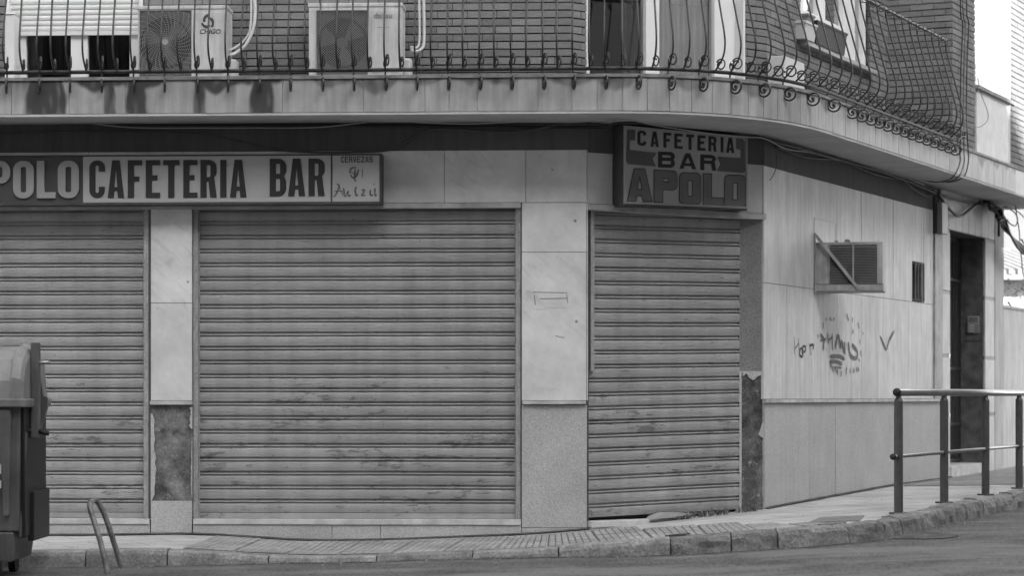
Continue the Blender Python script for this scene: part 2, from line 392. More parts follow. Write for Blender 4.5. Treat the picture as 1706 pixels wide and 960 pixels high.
# kerb stones along the bend
acc = [0]
for a, b in zip(ks, ks[1:]): acc.append(acc[-1] + (b - a).length)
def kat(s):
    for i in range(len(acc) - 1):
        if s <= acc[i + 1]:
            t = (s - acc[i]) / (acc[i + 1] - acc[i]); p = ks[i].lerp(ks[i + 1], t)
            na = normal2(ks, i).lerp(normal2(ks, i + 1), t).normalized(); return p, na
    return ks[-1], normal2(ks, len(ks) - 1)
s0 = next(acc[i] for i, p in enumerate(ks) if p.x > -9); s1 = next(acc[i] for i, p in enumerate(ks) if p.x > 8)
bm = nb(); s = s0
while s < s1:
    p, _ = kat(s); rough = max(0.15, min(1, (p.x - .4) / .6))
    L = random.uniform(.55, .95) if p.x < .6 else random.uniform(.34, .62)
    e = s + L; nsg = max(6, int(L / .045)); seed = random.random() * 90; dzs = random.uniform(-.008, .006); dn = random.uniform(-.012, .012) * rough
    prof = [(.17, -.02), (.165, 0), (.09, .002), (.022, .0), (-.002, -.012), (-.016, -.04), (-.022, -.085), (-.026, -.14), (-.03, -.3)]
    rings = []
    for k in range(nsg + 1):
        t = k / nsg; ss = s + .005 + (L - .010) * t; p, na = kat(ss); ring = []
        for a_, z_ in prof:
            q = Vector((ss * 7, a_ * 30, z_ * 30 + seed)); am = .014 * rough + .002
            endr = -.018 * rough * (max(0, 1 - min(t, 1 - t) * L / .05)) if z_ < -.005 or a_ < .05 else 0
            o2 = noise.noise(q) * am + noise.noise(q * 3) * am * .5 - endr * .8 + dn
            c = p + na * (a_ + (o2 if a_ < .1 else 0))
            ring.append(bm.verts.new((c.x, c.y, zsw(c.x) + z_ + .004 + dzs + (noise.noise(q * 1.3 + Vector((5, 5, 5))) * am * .6 + endr * .7))))
        rings.append(ring)
    for a_, b_ in zip(rings, rings[1:]):
        for k in range(len(prof) - 1): bm.faces.new((a_[k], a_[k + 1], b_[k + 1], b_[k]))
    bm.faces.new(rings[0]); bm.faces.new(rings[-1]); s = e
struct(obj('kerb', bm, M['kerb'], smooth=False))
# dirt in the gutter: a thin ragged sheet on the road
bm = nb(); prev = None
for k in range(420):
    s = s0 + (s1 - s0) * k / 419; p, na = kat(s)
    wdt = .05 + .05 * (noise.noise(Vector((s * 2.2, 0, 3))) + .6) + .04 * noise.noise(Vector((s * 9, 2, 3)))
    a = p + na * .03; b = p - na * max(.02, wdt)
    cur = (bm.verts.new((a.x, a.y, zrd(a.x, a.y) + .006)), bm.verts.new((b.x, b.y, zrd(b.x, b.y) + .003)))
    if prev: bm.faces.new((prev[0], prev[1], cur[1], cur[0]))
    prev = cur
struct(obj('gutter_dirt', bm, M['dirt_and_shade']))
# pavement tiles with a raised grid on the narrow side of the corner
def kw(s, w):      # point w metres inside the kerb face
    p, na = kat(s); return p + na * w
bm = nb(); sx = lambda X: next(acc[i] for i, p in enumerate(ks) if p.x > X)
sa, sb = sx(-2.62), sx(2.35); bed = nb()
s = sa; tl = .4
def on_wall_side(p):
    # stay in front of the walls
    if p.x < .633: return p.y < 20.14 - .047 * (p.x - .633) - .01
    if p.x < 2.22: return p.y < 20.14 + .712 * (p.x - .633) - .01
    return p.y < 21.27 + 2.154 * (p.x - 2.22) - .01
while s < sb:
    row = 0
    while True:
        w0 = .175 + row * tl
        fade_w = 1.75 if s < sx(1.0) else (1.2 if s < sx(1.5) else .75 if s < sx(2.0) else .4)
        if w0 > fade_w: break
        lift = random.uniform(-.003, .003)
        m_ = 7; cell = tl / m_
        for a in range(m_):
            for b in range(m_):
                q = [kw(s + (a + o1) * cell * .955 + .009, w0 + (b + o2) * cell * .955 + .009) for o1, o2 in ((.13, .13), (.87, .13), (.87, .87), (.13, .87))]
                if all(on_wall_side(c) for c in q):
                    top = [bm.verts.new((c.x, c.y, zsw(c.x) + .011 + lift)) for c in q]
                    bot = [bm.verts.new((c.x + (c.x - q[(i + 2) % 4].x) * .1, c.y + (c.y - q[(i + 2) % 4].y) * .1, zsw(c.x) + .004)) for i, c in enumerate(q)]
                    bm.faces.new(top)
                    for i in range(4): bm.faces.new((bot[i], bot[(i + 1) % 4], top[(i + 1) % 4], top[i]))
        # tile bed
        q = [kw(s + o1 * tl * .97, w0 + o2 * tl * .97) for o1, o2 in ((0, 0), (1, 0), (1, 1), (0, 1))]
        if sum(on_wall_side(c) for c in q) >= 2:
            qq = [bed.verts.new((c.x, c.y, zsw(c.x) + .0045 + lift * .4)) for c in q]; bed.faces.new(qq)
        row += 1
    s += tl
struct(obj('pavement_tiles', bm, M['pave_tile'])); struct(obj('pavement_bed', bed, M['pave_bed']))
# darker brick-sized paving far up the side street, pale slab joints
bm = nb(); sc_ = sx(3.3); se_ = sx(7.6); s = sc_; i = 0
while s < se_:
    for j in range(16):
        w0 = .2 + j * .105; c0_ = kw(s, w0)
        if c0_.y > 24.7 and w0 < 1.6:
            q = [kw(s + o1, w0 + o2) for o1, o2 in ((0, 0), (.2, 0), (.2, .098), (0, .098))]
            bm.faces.new([bm.verts.new((c.x, c.y, zsw(c.x) + .008)) for c in q])
    s += .207; i += 1
struct(obj('pavement_bricks', bm, M['pave_far']))

# ------------------------------------------------------------------ the corner building
ZS, ZT = 3.806, 4.107          # soffit and floor of the balcony slab
B = thing('corner_building', 'brick and marble corner building with a curved balcony, closed cafeteria shutters and a side door', 'building', (0.633, 20.6, .35))
zb = F.z(250, 800); zl = F.z(338, 750); zo = F.z(347, 750); zlg = F.z(668, 750); zlg2 = F.z(675, 750)
zsl = F.z(866, 600); zsl2 = F.z(875, 600)
ZTOP = 7.4
uL0, uL1 = F.u(-420), F.u(246); uM0, uM1 = F.u(321), F.u(867)
# structural cores
bm = nb()
for r in rects_minus(-9, 0, -.6, ZS, [(uL0, uL1, zsl2 - .01, zo), (uM0, uM1, zsl2 - .01, zo)]): vbox(bm, r[0], r[1], -.42, -.03, r[2], r[3])
obj('wall', bm, M['core'], B, F)
bm = nb(); hG0, hG1 = .0, GL
for r in rects_minus(0.0, GL - .0, -.6, ZS, [(.03, GL - .02, -.7, G.z(352, 1125))]): vbox(bm, r[0], r[1], -.42, -.03, r[2], r[3])
obj('wall', bm, M['core'], B, G)
# side: small grilled opening and the entrance
sg0, sg1 = S.u(1520), S.u(1539); zg0, zg1 = S.z(503, 1530), S.z(437, 1530)
sd0, sd1 = S.u(1583), S.u(1642); zd1 = S.z(383, 1583); zd0 = S.z(776, 1583)
sEnd = S.u(1672)
bm = nb()
for r in rects_minus(0.0, sEnd, -.6, ZS, [(sg0, sg1, zg0, zg1), (sd0, sd1, -.7, zd1)]): vbox(bm, r[0], r[1], -.42, -.03, r[2], r[3])
obj('wall', bm, M['core'], B, S)
bm = nb(); vbox(bm, -9, 1.9, -3.5, -3.4, -.6, ZTOP); vbox(bm, -9, 1.4, -3.4, -.3, ZTOP, ZTOP + .1)
obj('back_wall', bm, M['core'], B, F)
bm = nb(); vbox(bm, -9, 1.2, -3.2, -.45, ZS + .05, ZT - .05)
obj('floor_slab', bm, M['core'], B, F)
# painted band under the balcony
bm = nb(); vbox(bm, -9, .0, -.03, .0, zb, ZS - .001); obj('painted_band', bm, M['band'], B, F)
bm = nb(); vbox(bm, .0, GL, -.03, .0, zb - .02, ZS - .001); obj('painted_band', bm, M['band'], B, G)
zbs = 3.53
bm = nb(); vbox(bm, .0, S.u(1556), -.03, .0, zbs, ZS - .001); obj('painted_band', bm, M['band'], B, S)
# marble facing: every slab a thin block with an open joint
def slabs(fr, lst, m, name='marble_facing', t=.03, gap=.0022, v1=0., bevel=.0015):
    bm = nb()
    for (u0, u1, z0, z1) in lst:
        vbox(bm, u0 + gap, u1 - gap, v1 - t + .004, v1 + random.uniform(-.0015, .0015), z0 + gap, z1 - gap)
    return obj(name, bm, m, B, fr, bevel=bevel)
u635, u876, u980 = F.u(635), F.u(876), 0.0
L = []
cuts = [-9, -8.2, -7.4, -6.6, -5.8, -5.0, -4.2, -3.4, -2.6, -1.8, -1.2, u876, F.u(978)]
for a, b in zip(cuts, cuts[1:]): L.append((a, b, zl, zb))
L.append((F.u(978), 0, zl, zb))
p2a, p2b = F.u(869), F.u(977)
L += [(p2a, p2b, F.z(420, 920), zl), (p2a, p2b, zlg, F.z(420, 920)), (p2b, 0, zlg, zl)]
p1a, p1b = F.u(251), F.u(320)
L += [(p1a, p1b, F.z(505, 285), zo), (p1a, p1b, zlg, F.z(505, 285))]
slabs(F, L, M['marble'])
gr = [(p2a, F.u(978), F.z(880, 920), zlg2), (p2a, F.u(978), -.3, F.z(880, 920)), (p1a, p1b, -.3, F.z(835, 285))]
gr += [(uL1 - .9, uL1 + .02, -.3, zsl2), (uL0, uL1 - .9, -.3, zsl2), (F.u(321), F.u(553), -.3, zsl2), (F.u(553), F.u(634), -.3, zsl2), (F.u(634), p2a, -.3, zsl2)]
slabs(F, gr, M['granite'], 'granite_plinth')
# bare render where the plinth stone fell off the narrow pier
bm = nb(); n1 = 14
zt_, zb_ = F.z(676, 285), F.z(836, 285)
grid = []
for i in range(n1 + 1):
    for j in range(30):
        pass
nx, nz_ = 14, 34
gv = [[bm.verts.new((p1a + (p1b - p1a) * i / nx, .018 + .012 * noise.noise(Vector((i * .5, j * .4, 1))) + .006 * noise.noise(Vector((i * 1.3, j * 1.1, 1))), zb_ - .03 + (zt_ - zb_ + .03) * j / nz_)) for j in range(nz_ + 1)] for i in range(nx + 1)]
for i in range(nx):
    for j in range(nz_): bm.faces.new((gv[i][j], gv[i + 1][j], gv[i + 1][j + 1], gv[i][j + 1]))
obj('bare_render', bm, M['cement'], B, F, smooth=True, label='dark bare render patch where stone fell off the narrow pier')
# jagged stone slivers left along the patch edges
bm = nb()
def sliver(u0, z0, z1, wd, sgn):
    pts = []; k = 14
    for i in range(k + 1): pts.append((u0 + sgn * wd * (.35 + .65 * abs(noise.noise(Vector((i * .9, z0 * 7, 2))) * 1.6)) * (1 if 0 < i < k else .2), z0 + (z1 - z0) * i / k))
    prism(bm, [(u0, z0)] + pts + [(u0, z1)], -.02, -.002)
sliver(p1a, F.z(835, 285), F.z(690, 285), .05, 1); sliver(p1b, F.z(715, 285), F.z(678, 285), .03, -1); sliver(p1b, F.z(830, 285), F.z(730, 285), .012, -1)
obj('broken_stone', bm, M['granite'], B, F)
# ledges over the plinth
bm = nb(); vbox(bm, p1a - .004, p1b + .004, -.02, .018, zlg2, zlg - .002); obj('ledge', bm, M['lintel'], B, F, bevel=.004)
bm = nb(); vbox(bm, p2a + .006, p2b - .004, -.02, .03, zlg2 + .004, zlg - .002); obj('ledge', bm, M['lintel'], B, F, bevel=.004)
# lintel trims
bm = nb(); vbox(bm, uL0, F.u(868), -.10, .014, zo, zl - .002); obj('lintel', bm, M['lintel'], B, F, bevel=.003)
zgl = G.z(352, 1125); 
bm = nb(); vbox(bm, .0, GL + .005, -.14, .02, zgl - .03, zgl + .022); obj('lintel', bm, M['lintel'], B, G, bevel=.003)
slabs(G, [(0, .36, zgl + .024, zb - .02), (.36, 1.3, zgl + .024, zb - .02), (1.3, GL, zgl + .024, zb - .02)], M['marble'])

# --- roller shutters
def shutter(fr, u0, u1, z0, z1, vface, pitch, shear=0.0, guides=(1, 1), sillp=True, guide_cut=0, mname='shutter'):
    sh = obj('roller_shutter', nb(), M['shutter'], B, fr)      # filled below
    bm = nb(); nsl = int((z1 - z0) / pitch) + 1
    # profile of one slat, (v, z) from its bottom edge upwards
    pr = [(-.004, 0), (.0, .003), (.0022, .013), (.0008, .0145), (.0026, .016), (.0044, .029), (.0028, .0305), (.0048, .032), (.0050, .046), (.0032, .0475), (.0046, .049), (.0034, .063), (.0018, .0645), (.0026, .066), (.0002, .074), (-.004, .0765),
          (-.021, .0773), (-.021, .0862), (-.004, .0875), (.0, .0890), (.0012, .0935), (.0, .0985), (-.004, .1005), (-.020, .1015), (-.020, .1155), (-.006, .1165)]
    k = pitch / .1165; cols = max(2, int((u1 - u0) / .12))
    for s_ in range(nsl):
        zb0 = z0 + s_ * pitch; dv = random.uniform(-.002, .002); tilt = random.uniform(-.0006, .0006)
        rings = []
        for c in range(cols + 1):
            u = u0 + (u1 - u0) * c / cols
            bow = .004 * noise.noise(Vector((u * 1.7, s_ * .35, 5))) + .0012 * noise.noise(Vector((u * 6, s_ * 2.3, 9)))
            ring = []
            for (v, z) in pr:
                zz = zb0 + z * k + shear * (u - u0) + tilt * (u - (u0 + u1) / 2) * .5 + .0016 * noise.noise(Vector((u * 1.5, s_ * .22, 1)))
                ring.append(bm.verts.new((u, -(vface + v + dv + bow), min(zz, z1 + .02))))
            rings.append(ring)
        for a, b in zip(rings, rings[1:]):
            for i in range(len(pr) - 1):
                if a[i].co.z < z1 + .019 : bm.faces.new((a[i], b[i], b[i + 1], a[i + 1]))
    bm.to_mesh(sh.data); bm.free(); sh.data.materials.clear(); sh.data.materials.append(M['shutter'])
    b2 = nb(); vbox(b2, u0, u1, vface - .07, vface - .06, z0 - .05, z1 + .03); obj('backing', b2, M['black'], sh, fr)
    if sillp:
        b2 = nb(); vbox(b2, u0 + .01, u1 - .01, vface - .018, vface + .006, z0 - .048, z0 - .003); obj('bottom_bar', b2, M['shutter'], sh, fr, bevel=.003)
    for s_, on in ((0, guides[0]), (1, guides[1])):
        if on:
            b2 = nb(); ug = u0 if s_ == 0 else u1; d = 1 if s_ == 0 else -1; gz = z0 - .05 + guide_cut
            vbox(b2, ug - d * .005, ug + d * .034, vface - .01, vface + .045, gz, z1 + .02)
            vbox(b2, ug + d * .036, ug + d * .044, vface + .0, vface + .03, gz, z1 + .02)
            obj('guide_rail', b2, M['guide'], sh, fr, bevel=.002)
    return sh
PT = .1172
shutter(F, uM0 + .005, uM1 - .005, zsl + .05, zo, -.075, PT)
shutter(F, uL0, uL1 - .003, zsl + .05, zo, -.075, PT, guides=(0, 1))
hu0, hu1 = G.u(978, -.1), G.u(1230, -.1)
shutter(G, hu0, hu1, .478, zgl, -.085, PT, shear=.0165, guides=(1, 0), sillp=False, guide_cut=1.28)
# sill stones
bm = nb(); vbox(bm, F.u(322), F.u(868), -.12, .012, zsl2, zsl); obj('sill', bm, M['sill'], B, F, bevel=.004)
bm = nb(); vbox(bm, uL0, F.u(249), -.12, .012, zsl2, zsl); obj('sill', bm, M['sill'], B, F, bevel=.004)
bm = nb(); vbox(bm, .02, hu1, -.14, .03, -.2, .40); vbox(bm, .012, hu1, -.14, .045, .40, .452); obj('sill', bm, M['sill'], B, G, bevel=.006)
# small pier between the corner shutter and the side wall
A0 = Vector(G.world(hu1, -.09)); A1 = Vector((2.215, 21.262))
HP = Fr(A0.x, A0.y, math.atan2((A1 - A0).y, (A1 - A0).x)); HL = (A1 - A0).length
zc = EYE + (HY - 618) * 21.2 / FPX
bm = nb(); vbox(bm, .0, HL, -.04, .0, zc, zgl - .031); obj('granite_facing', bm, M['granite_grey'], B, HP, bevel=.002)
bm = nb(); nx, nz_ = 10, 44
gv = [[bm.verts.new((.0 + HL * i / nx, .016 + .012 * noise.noise(Vector((i * .6, j * .35, 7))) + .006 * noise.noise(Vector((i * 1.3, j, 7))), .1 + (zc - .1) * j / nz_)) for j in range(nz_ + 1)] for i in range(nx + 1)]
for i in range(nx):
    for j in range(nz_): bm.faces.new((gv[i][j], gv[i + 1][j], gv[i + 1][j + 1], gv[i][j + 1]))
obj('bare_render', bm, M['cement_dark'], B, HP, smooth=True)
bm = nb(); vbox(bm, 0, .02, -.03, .012, .3, zc - .002)
pts = [(HL - .0, zc - .002), (.03, zc - .002), (.035, zc - .05), (.07, zc - .02), (.09, zc - .06), (.13, zc - .085), (.17, zc - .05), (HL, zc - .03)]
prism(bm, pts, -.02, .0)
prism(bm, [(HL, 1.12), (HL - .05, 1.16), (HL - .025, 1.22), (HL - .01, 1.27), (HL, 1.27)], -.02, .0)
obj('broken_stone', bm, M['granite'], B, HP)
bm = nb(); vbox(bm, -.001, .035, -.02, .004, -.2, S.z(668, 1275)); obj('corner_stone', bm, M['granite_side'], B, S, bevel=.004)

# --- side wall facing
pxs = [1272, 1311, 1348, 1395, 1435, 1463, 1488, 1513, 1535, 1555]
us = [S.u(p) for p in pxs]; zj = 2.498; zp = 1.468
L = []
for a, b in zip(us, us[1:]):
    for z0, z1 in ((zp + .002, zj), (zj, zbs)):
        for (h0, h1, q0, q1) in rects_minus(a, b, z0, z1, [(sg0, sg1, zg0, zg1)]): L.append((h0, h1, q0, q1))
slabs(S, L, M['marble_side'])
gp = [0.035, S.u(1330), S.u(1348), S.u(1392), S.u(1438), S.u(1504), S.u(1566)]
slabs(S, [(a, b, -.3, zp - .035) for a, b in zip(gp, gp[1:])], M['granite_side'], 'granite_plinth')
bm = nb(); vbox(bm, -.01, S.u(1567), -.02, .028, zp - .032, zp); obj('ledge', bm, M['lintel'], B, S, bevel=.004)
# patch of newer stone beside the old air conditioner
bm = nb(); u0, u1 = S.u(1356), S.u(1394); z0_, z1_ = S.z(402, 1356), S.z(362, 1356)
for (a, b, c, d) in ((u0, u1, z1_ - .008, z1_), (u0, u0 + .018, z0_ - .1, z1_), (u1 - .03, u1, z0_ - .05, z1_ - .03)): vbox(bm, a, b, 0, .003, c, d)
obj('mortar_seam', bm, M['paper'], B, S)
# grille in the small opening
gr_ = obj('wall_grille', nb(), None, B, S); bm = nb()
for i in range(4):
    u = sg0 + (sg1 - sg0) * (i + .5) / 4; tube(bm, [(u, -.016, zg0 + .01), (u, -.016, zg1 - .01)], .009, 6)
for z in (zg0 + .02, zg1 - .02): vbox(bm, sg0, sg1, .002, .008, z - .006, z + .006)
for i in range(3): 
    u = sg0 + (sg1 - sg0) * (i + 1) / 4; tube(bm, [(u - .03, -.004, zg0 + .02), (u, -.004, zg0 + .10), (u + .03, -.004, zg0 + .02)], .004, 5)
    tube(bm, [(u - .03, -.004, zg1 - .02), (u, -.004, zg1 - .10), (u + .03, -.004, zg1 - .02)], .004, 5)
bm.to_mesh(gr_.data); bm.free(); gr_.data.materials.append(M['iron_grey'])
bm = nb(); vbox(bm, sg0 - .02, sg1 + .02, -.2, -.19, zg0 - .02, zg1 + .02); obj('dark_recess', bm, M['room'], B, S)
# --- entrance
c0, c1 = S.u(1568), S.u(1657)
bm = nb(); vbox(bm, S.u(1555) + .004, c0 - .004, -.02, .02, S.z(664, 1560), S.z(390, 1560)); obj('pilaster_strip', bm, M['ac_old'], B, S)
E = []
for a, b in ((c0, sd0), (sd1, c1)):
    zz = [-.3, S.z(690, 1575), S.z(590, 1575), S.z(484, 1575), zd1]
    for z0, z1 in zip(zz, zz[1:]):
        E.append((a, b, z0, z1 - .035))
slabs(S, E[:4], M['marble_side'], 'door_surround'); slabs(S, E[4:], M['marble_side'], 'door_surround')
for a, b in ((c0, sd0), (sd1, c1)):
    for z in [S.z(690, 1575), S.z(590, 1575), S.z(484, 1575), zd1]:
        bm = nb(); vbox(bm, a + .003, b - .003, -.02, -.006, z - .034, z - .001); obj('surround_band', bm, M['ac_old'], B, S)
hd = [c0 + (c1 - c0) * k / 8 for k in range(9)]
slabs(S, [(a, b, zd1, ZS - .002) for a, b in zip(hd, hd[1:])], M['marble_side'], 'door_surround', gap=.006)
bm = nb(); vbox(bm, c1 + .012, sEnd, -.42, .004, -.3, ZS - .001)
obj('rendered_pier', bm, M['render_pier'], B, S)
# door recess: far jamb, gate, step
bm = nb(); vbox(bm, sd1 - .02, sd1 + .001, -.30, -.031, -.1, zd1 + .0); obj('jamb', bm, M['marble_dark'], B, S)
bm = nb(); vbox(bm, sd0 - .02, sd1, -.45, -.43, -.1, zd1 + .05); vbox(bm, sd0 - .02, sd1, -.42, -.04, zd1 + .003, zd1 + .02); obj('dark_recess', bm, M['room'], B, S)
gt = obj('entrance_gate', nb(), M['iron'], B, S); bm = nb(); gw = sd1 - sd0
for i in range(15):
    u = sd0 + gw * (i + .5) / 15; tube(bm, [(u, .29, zd0 + .02), (u, .29, zd1 - .02)], .009, 6)
for z in (zd0 + .03, zd0 + .45, zd0 + 1.1, zd1 - .5, zd1 - .03): vbox(bm, sd0, sd1, -.30, -.28, z - .015, z + .015)
bm.to_mesh(gt.data); bm.free(); gt.data.materials.append(M['iron'])
bm = nb(); vbox(bm, sd0 + .004, sd1 - .022, -.42, .02, -.2, S.z(776, 1600)); obj('door_step', bm, M['sill'], B, S, bevel=.005)

# --- upper floor: real bricks with raked joints
def bricks(fr, u0, u1, z0, z1, holes=(), m='brick', t=.10, ends=(0, 0), mort=True):
    bm = nb(); pitch = .0655; bl = .25; r = 0; z = z0
    while z < z1 - .01:
        offs = (r % 2) * bl / 2 + random.uniform(-.01, .01); u = u0 - offs
        while u < u1:
            a, b = max(u, u0), min(u + bl - .006, u1)
            last = u1 - b < .05
            if last: b = u1
            if a - u0 < .0 or (u < u0 and u + bl - u0 < .05): u += bl; first = 1; continue
            if a - u0 < .055: a = u0
            if b - a > .012:
                zc_, zt = z + .0055, min(z + pitch - .0055, z1)
                segs = [(a, b)]
                for h in holes:
                    if h[2] < (zc_ + zt) / 2 < h[3]:
                        ns = []
                        for (p, q) in segs:
                            if q <= h[0] or p >= h[1]: ns.append((p, q))
                            else:
                                if p < h[0]: ns.append((p, h[0]))
                                if q > h[1]: ns.append((h[1], q))
                        segs = ns
                for p, q in segs:
                    if q - p > .01:
                        d = random.uniform(-.0025, .0025); vv = vbox(bm, p, q, -.03, d, zc_, zt)
                        j = random.uniform(-.001, .001)
                        for v_ in vv: v_.co.z += j
            u += bl
            if last: break
        z += pitch; r += 1
    o = obj('brick_face', bm, M[m], B, fr)
    bm = nb()
    for q in rects_minus(u0, u1, z0 - .02, z1, list(holes)): vbox(bm, q[0] + (.014 if q[0] == u0 else 0), q[1] - (.014 if q[1] == u1 else 0), -.25, -.012, q[2], q[3])
    obj('mortar', bm, M['mortar'], B, fr)
    return o
# left balcony door with a roller blind, front wall
lw0, lw1 = UF.u(12), UF.u(236)
bricks(UF, -9, 0, ZT, ZTOP, [(lw0, lw1, ZT - .1, 6.4)])
W = obj('balcony_door', nb(), M['white'], B, UF); bm = nb()
zbl = UF.z(50, 120)
for a, b in ((lw0, UF.u(40)), (UF.u(115), UF.u(143)), (UF.u(213), lw1)): vbox(bm, a, b, -.14, -.07, ZT, zbl + .3)
vbox(bm, lw0, lw1, -.14, -.075, ZT, ZT + .09)
vbox(bm, lw0 - .01, lw0 + .02, -.2, .006, ZT, 6.4); vbox(bm, lw1 - .02, lw1 + .01, -.2, .006, ZT, 6.4)
bm.to_mesh(W.data); bm.free(); W.data.materials.append(M['white'])
bm = nb(); z = zbl
while z < 6.4:
    prism_pts = [(0, z), (.006, z + .006), (.009, z + .022), (.006, z + .038), (0, z + .044)]
    a = [bm.verts.new((lw0 + .02, .05 - p[0], p[1])) for p in prism_pts]; b = [bm.verts.new((lw1 - .02, .05 - p[0], p[1])) for p in prism_pts]
    for i in range(4): bm.faces.new((a[i], b[i], b[i + 1], a[i + 1]))
    z += .0455
vbox(bm, lw0 + .02, lw1 - .02, -.075, -.04, zbl - .035, zbl - .001)
obj('roller_blind', bm, M['blind'], W, UF)
bm = nb(); vbox(bm, lw0, lw1, -.11, -.106, ZT, zbl + .2); obj('pane', bm, M['glass'], W, UF)
bm = nb(); vbox(bm, lw0 - .02, lw1 + .02, -1.4, -1.35, ZT, 6.4); obj('dark_room', bm, M['room'], W, UF)
# wide balcony door on the canted wall
rw0, rw1 = UG.u(977), UG.u(1240)
bricks(UG, 0, UGL, ZT, ZTOP, [(rw0, rw1, ZT - .1, 6.4)])
W = obj('balcony_door', nb(), M['white'], B, UG); bm = nb()
for x0, x1, va, vb_ in ((977, 985, -.16, -.02), (1083, 1105, -.12, -.05), (1197, 1221, -.12, -.05), (1222, 1240, -.16, -.10)): vbox(bm, UG.u(x0), UG.u(x1), va, vb_, ZT, 6.4)
vbox(bm, rw0, rw1, -.12, -.055, ZT, ZT + .10); vbox(bm, UG.u(1238), UG.u(1241), -.16, .003, ZT, 6.4)
vbox(bm, UG.u(1105), UG.u(1197), -.12, -.06, 6.3, 6.4)
bm.to_mesh(W.data); bm.free(); W.data.materials.append(M['white'])
bm = nb(); vbox(bm, UG.u(985), UG.u(1200), -.09, -.086, ZT + .1, 6.4); obj('pane', bm, M['glass'], W, UG)
def curtain(parent, fr, u0, u1, v, z0, z1, m, amp=.02, wl=.07):
    bm = nb(); k = max(10, int((u1 - u0) / .012)); rows = []
    for i in range(k + 1):
        u = u0 + (u1 - u0) * i / k; d = amp * math.sin(u / wl * 6.28 + 1.3 * math.sin(u * 9)) + amp * .4 * math.sin(u * 61)
        rows.append((bm.verts.new((u, -v - d, z0)), bm.verts.new((u, -v - d, z1))))
    for a, b in zip(rows, rows[1:]): bm.faces.new((a[0], b[0], b[1], a[1]))
    obj('curtain', bm, m, parent, fr, smooth=True)
curtain(W, UG, UG.u(1104), UG.u(1200), -.17, ZT, 6.4, M['curtain'])
curtain(W, UG, UG.u(1060), UG.u(1086), -.17, ZT, 6.4, M['curtain_dark'])
curtain(W, UG, UG.u(982), UG.u(1000), -.17, ZT, 6.4, M['curtain_dark'])
bm = nb(); vbox(bm, rw0 - .02, rw1 + .02, -1.3, -1.25, ZT, 6.4); obj('dark_room', bm, M['room'], W, UG)
# side wall window
usl = S_len = (Vector((3.963, 25.50)) - Vector((2.31, 21.94))).length
sw0, sw1 = US.u(1334), US.u(1450); zw0 = 4.86
bricks(US, 0, usl + .08, ZT, ZTOP, [(sw0, sw1, zw0, 6.4)])
W = obj('window', nb(), M['white'], B, US); bm = nb()
for x0, x1 in ((1334, 1347), (1371, 1383), (1413, 1432), (1446, 1450)): vbox(bm, US.u(x0), US.u(x1), -.14, -.05, zw0, 6.4)
vbox(bm, sw0, US.u(1432), -.14, -.045, zw0, zw0 + .33)
vbox(bm, sw0, sw1, -.14, -.06, zw0, zw0 + .05)
bm.to_mesh(W.data); bm.free(); W.data.materials.append(M['white'])
bm = nb(); vbox(bm, sw0, sw1, -.10, -.097, zw0, 6.4); obj('pane', bm, M['glass'], W, US)
curtain(W, US, US.u(1347), US.u(1371), -.18, zw0, 6.4, M['curtain_dark']); curtain(W, US, US.u(1432), US.u(1448), -.18, zw0, 6.4, M['curtain'])
bm = nb(); vbox(bm, sw0 - .02, sw1 + .02, -1.0, -.95, zw0, 6.4); obj('dark_room', bm, M['room'], W, US)
bm = nb(); vbox(bm, sw0 - .03, sw1 + .03, -.06, .07, zw0 - .045, zw0 - .002); obj('window_sill', bm, M['panel_grey'], W, US, bevel=.004)
# projecting brick pier
bricks(PL, 0, PLL, ZT, ZTOP); pfl = PF.u(1625)
bricks(PF, 0, pfl, ZT, ZTOP)
# loggia with a solid parapet, white blinds behind, second pier
PQ = Fr(5.04, 26.21, SA)
uq1 = PQ.u(1684); zpp = 4.83
bm = nb(); vbox(bm, 0, uq1, -.12, 0, ZT - .02, zpp); obj('parapet', bm, M['fascia_joint'], B, PQ, bevel=.004)
bm = nb(); vbox(bm, -.03, uq1 + .06, -.16, .035, zpp, zpp + .045); obj('parapet_coping', bm, M['coping'], B, PQ, bevel=.004)
P2 = Fr(PF.ox, PF.oy, SA); q0 = PF.u(1683)
bricks(PF, q0, q0 + 3.2, ZT, ZTOP, m='brick_sunlit')
bm = nb(); vbox(bm, pfl + .01, q0 + .0, -.40, -.22, ZT, ZTOP); obj('wall', bm, M['render_white'], B, PF)
W = obj('roller_blind', nb(), M['white'], B, PF); bm = nb(); z = ZT
while z < ZTOP:
    vbox(bm, pfl + .02, q0 - .02, -.219, -.20, z, z + .043); z += .0455
bm.to_mesh(W.data); bm.free(); W.data.materials.append(M['white'])
bm = nb(); bm.free(); bm = nb(); vbox(bm, q0 - .02, q0 - .003, -.25, .002, ZT, ZTOP); obj('pier_return', bm, M['render_white'], B, PF); bm = nb()
uu = PF.u(1657, -.2)
vbox(bm, uu - .0, uu + .02, -.199, -.185, ZT, ZTOP); obj('blind_guide', bm, M['panel_grey'], B, PF)

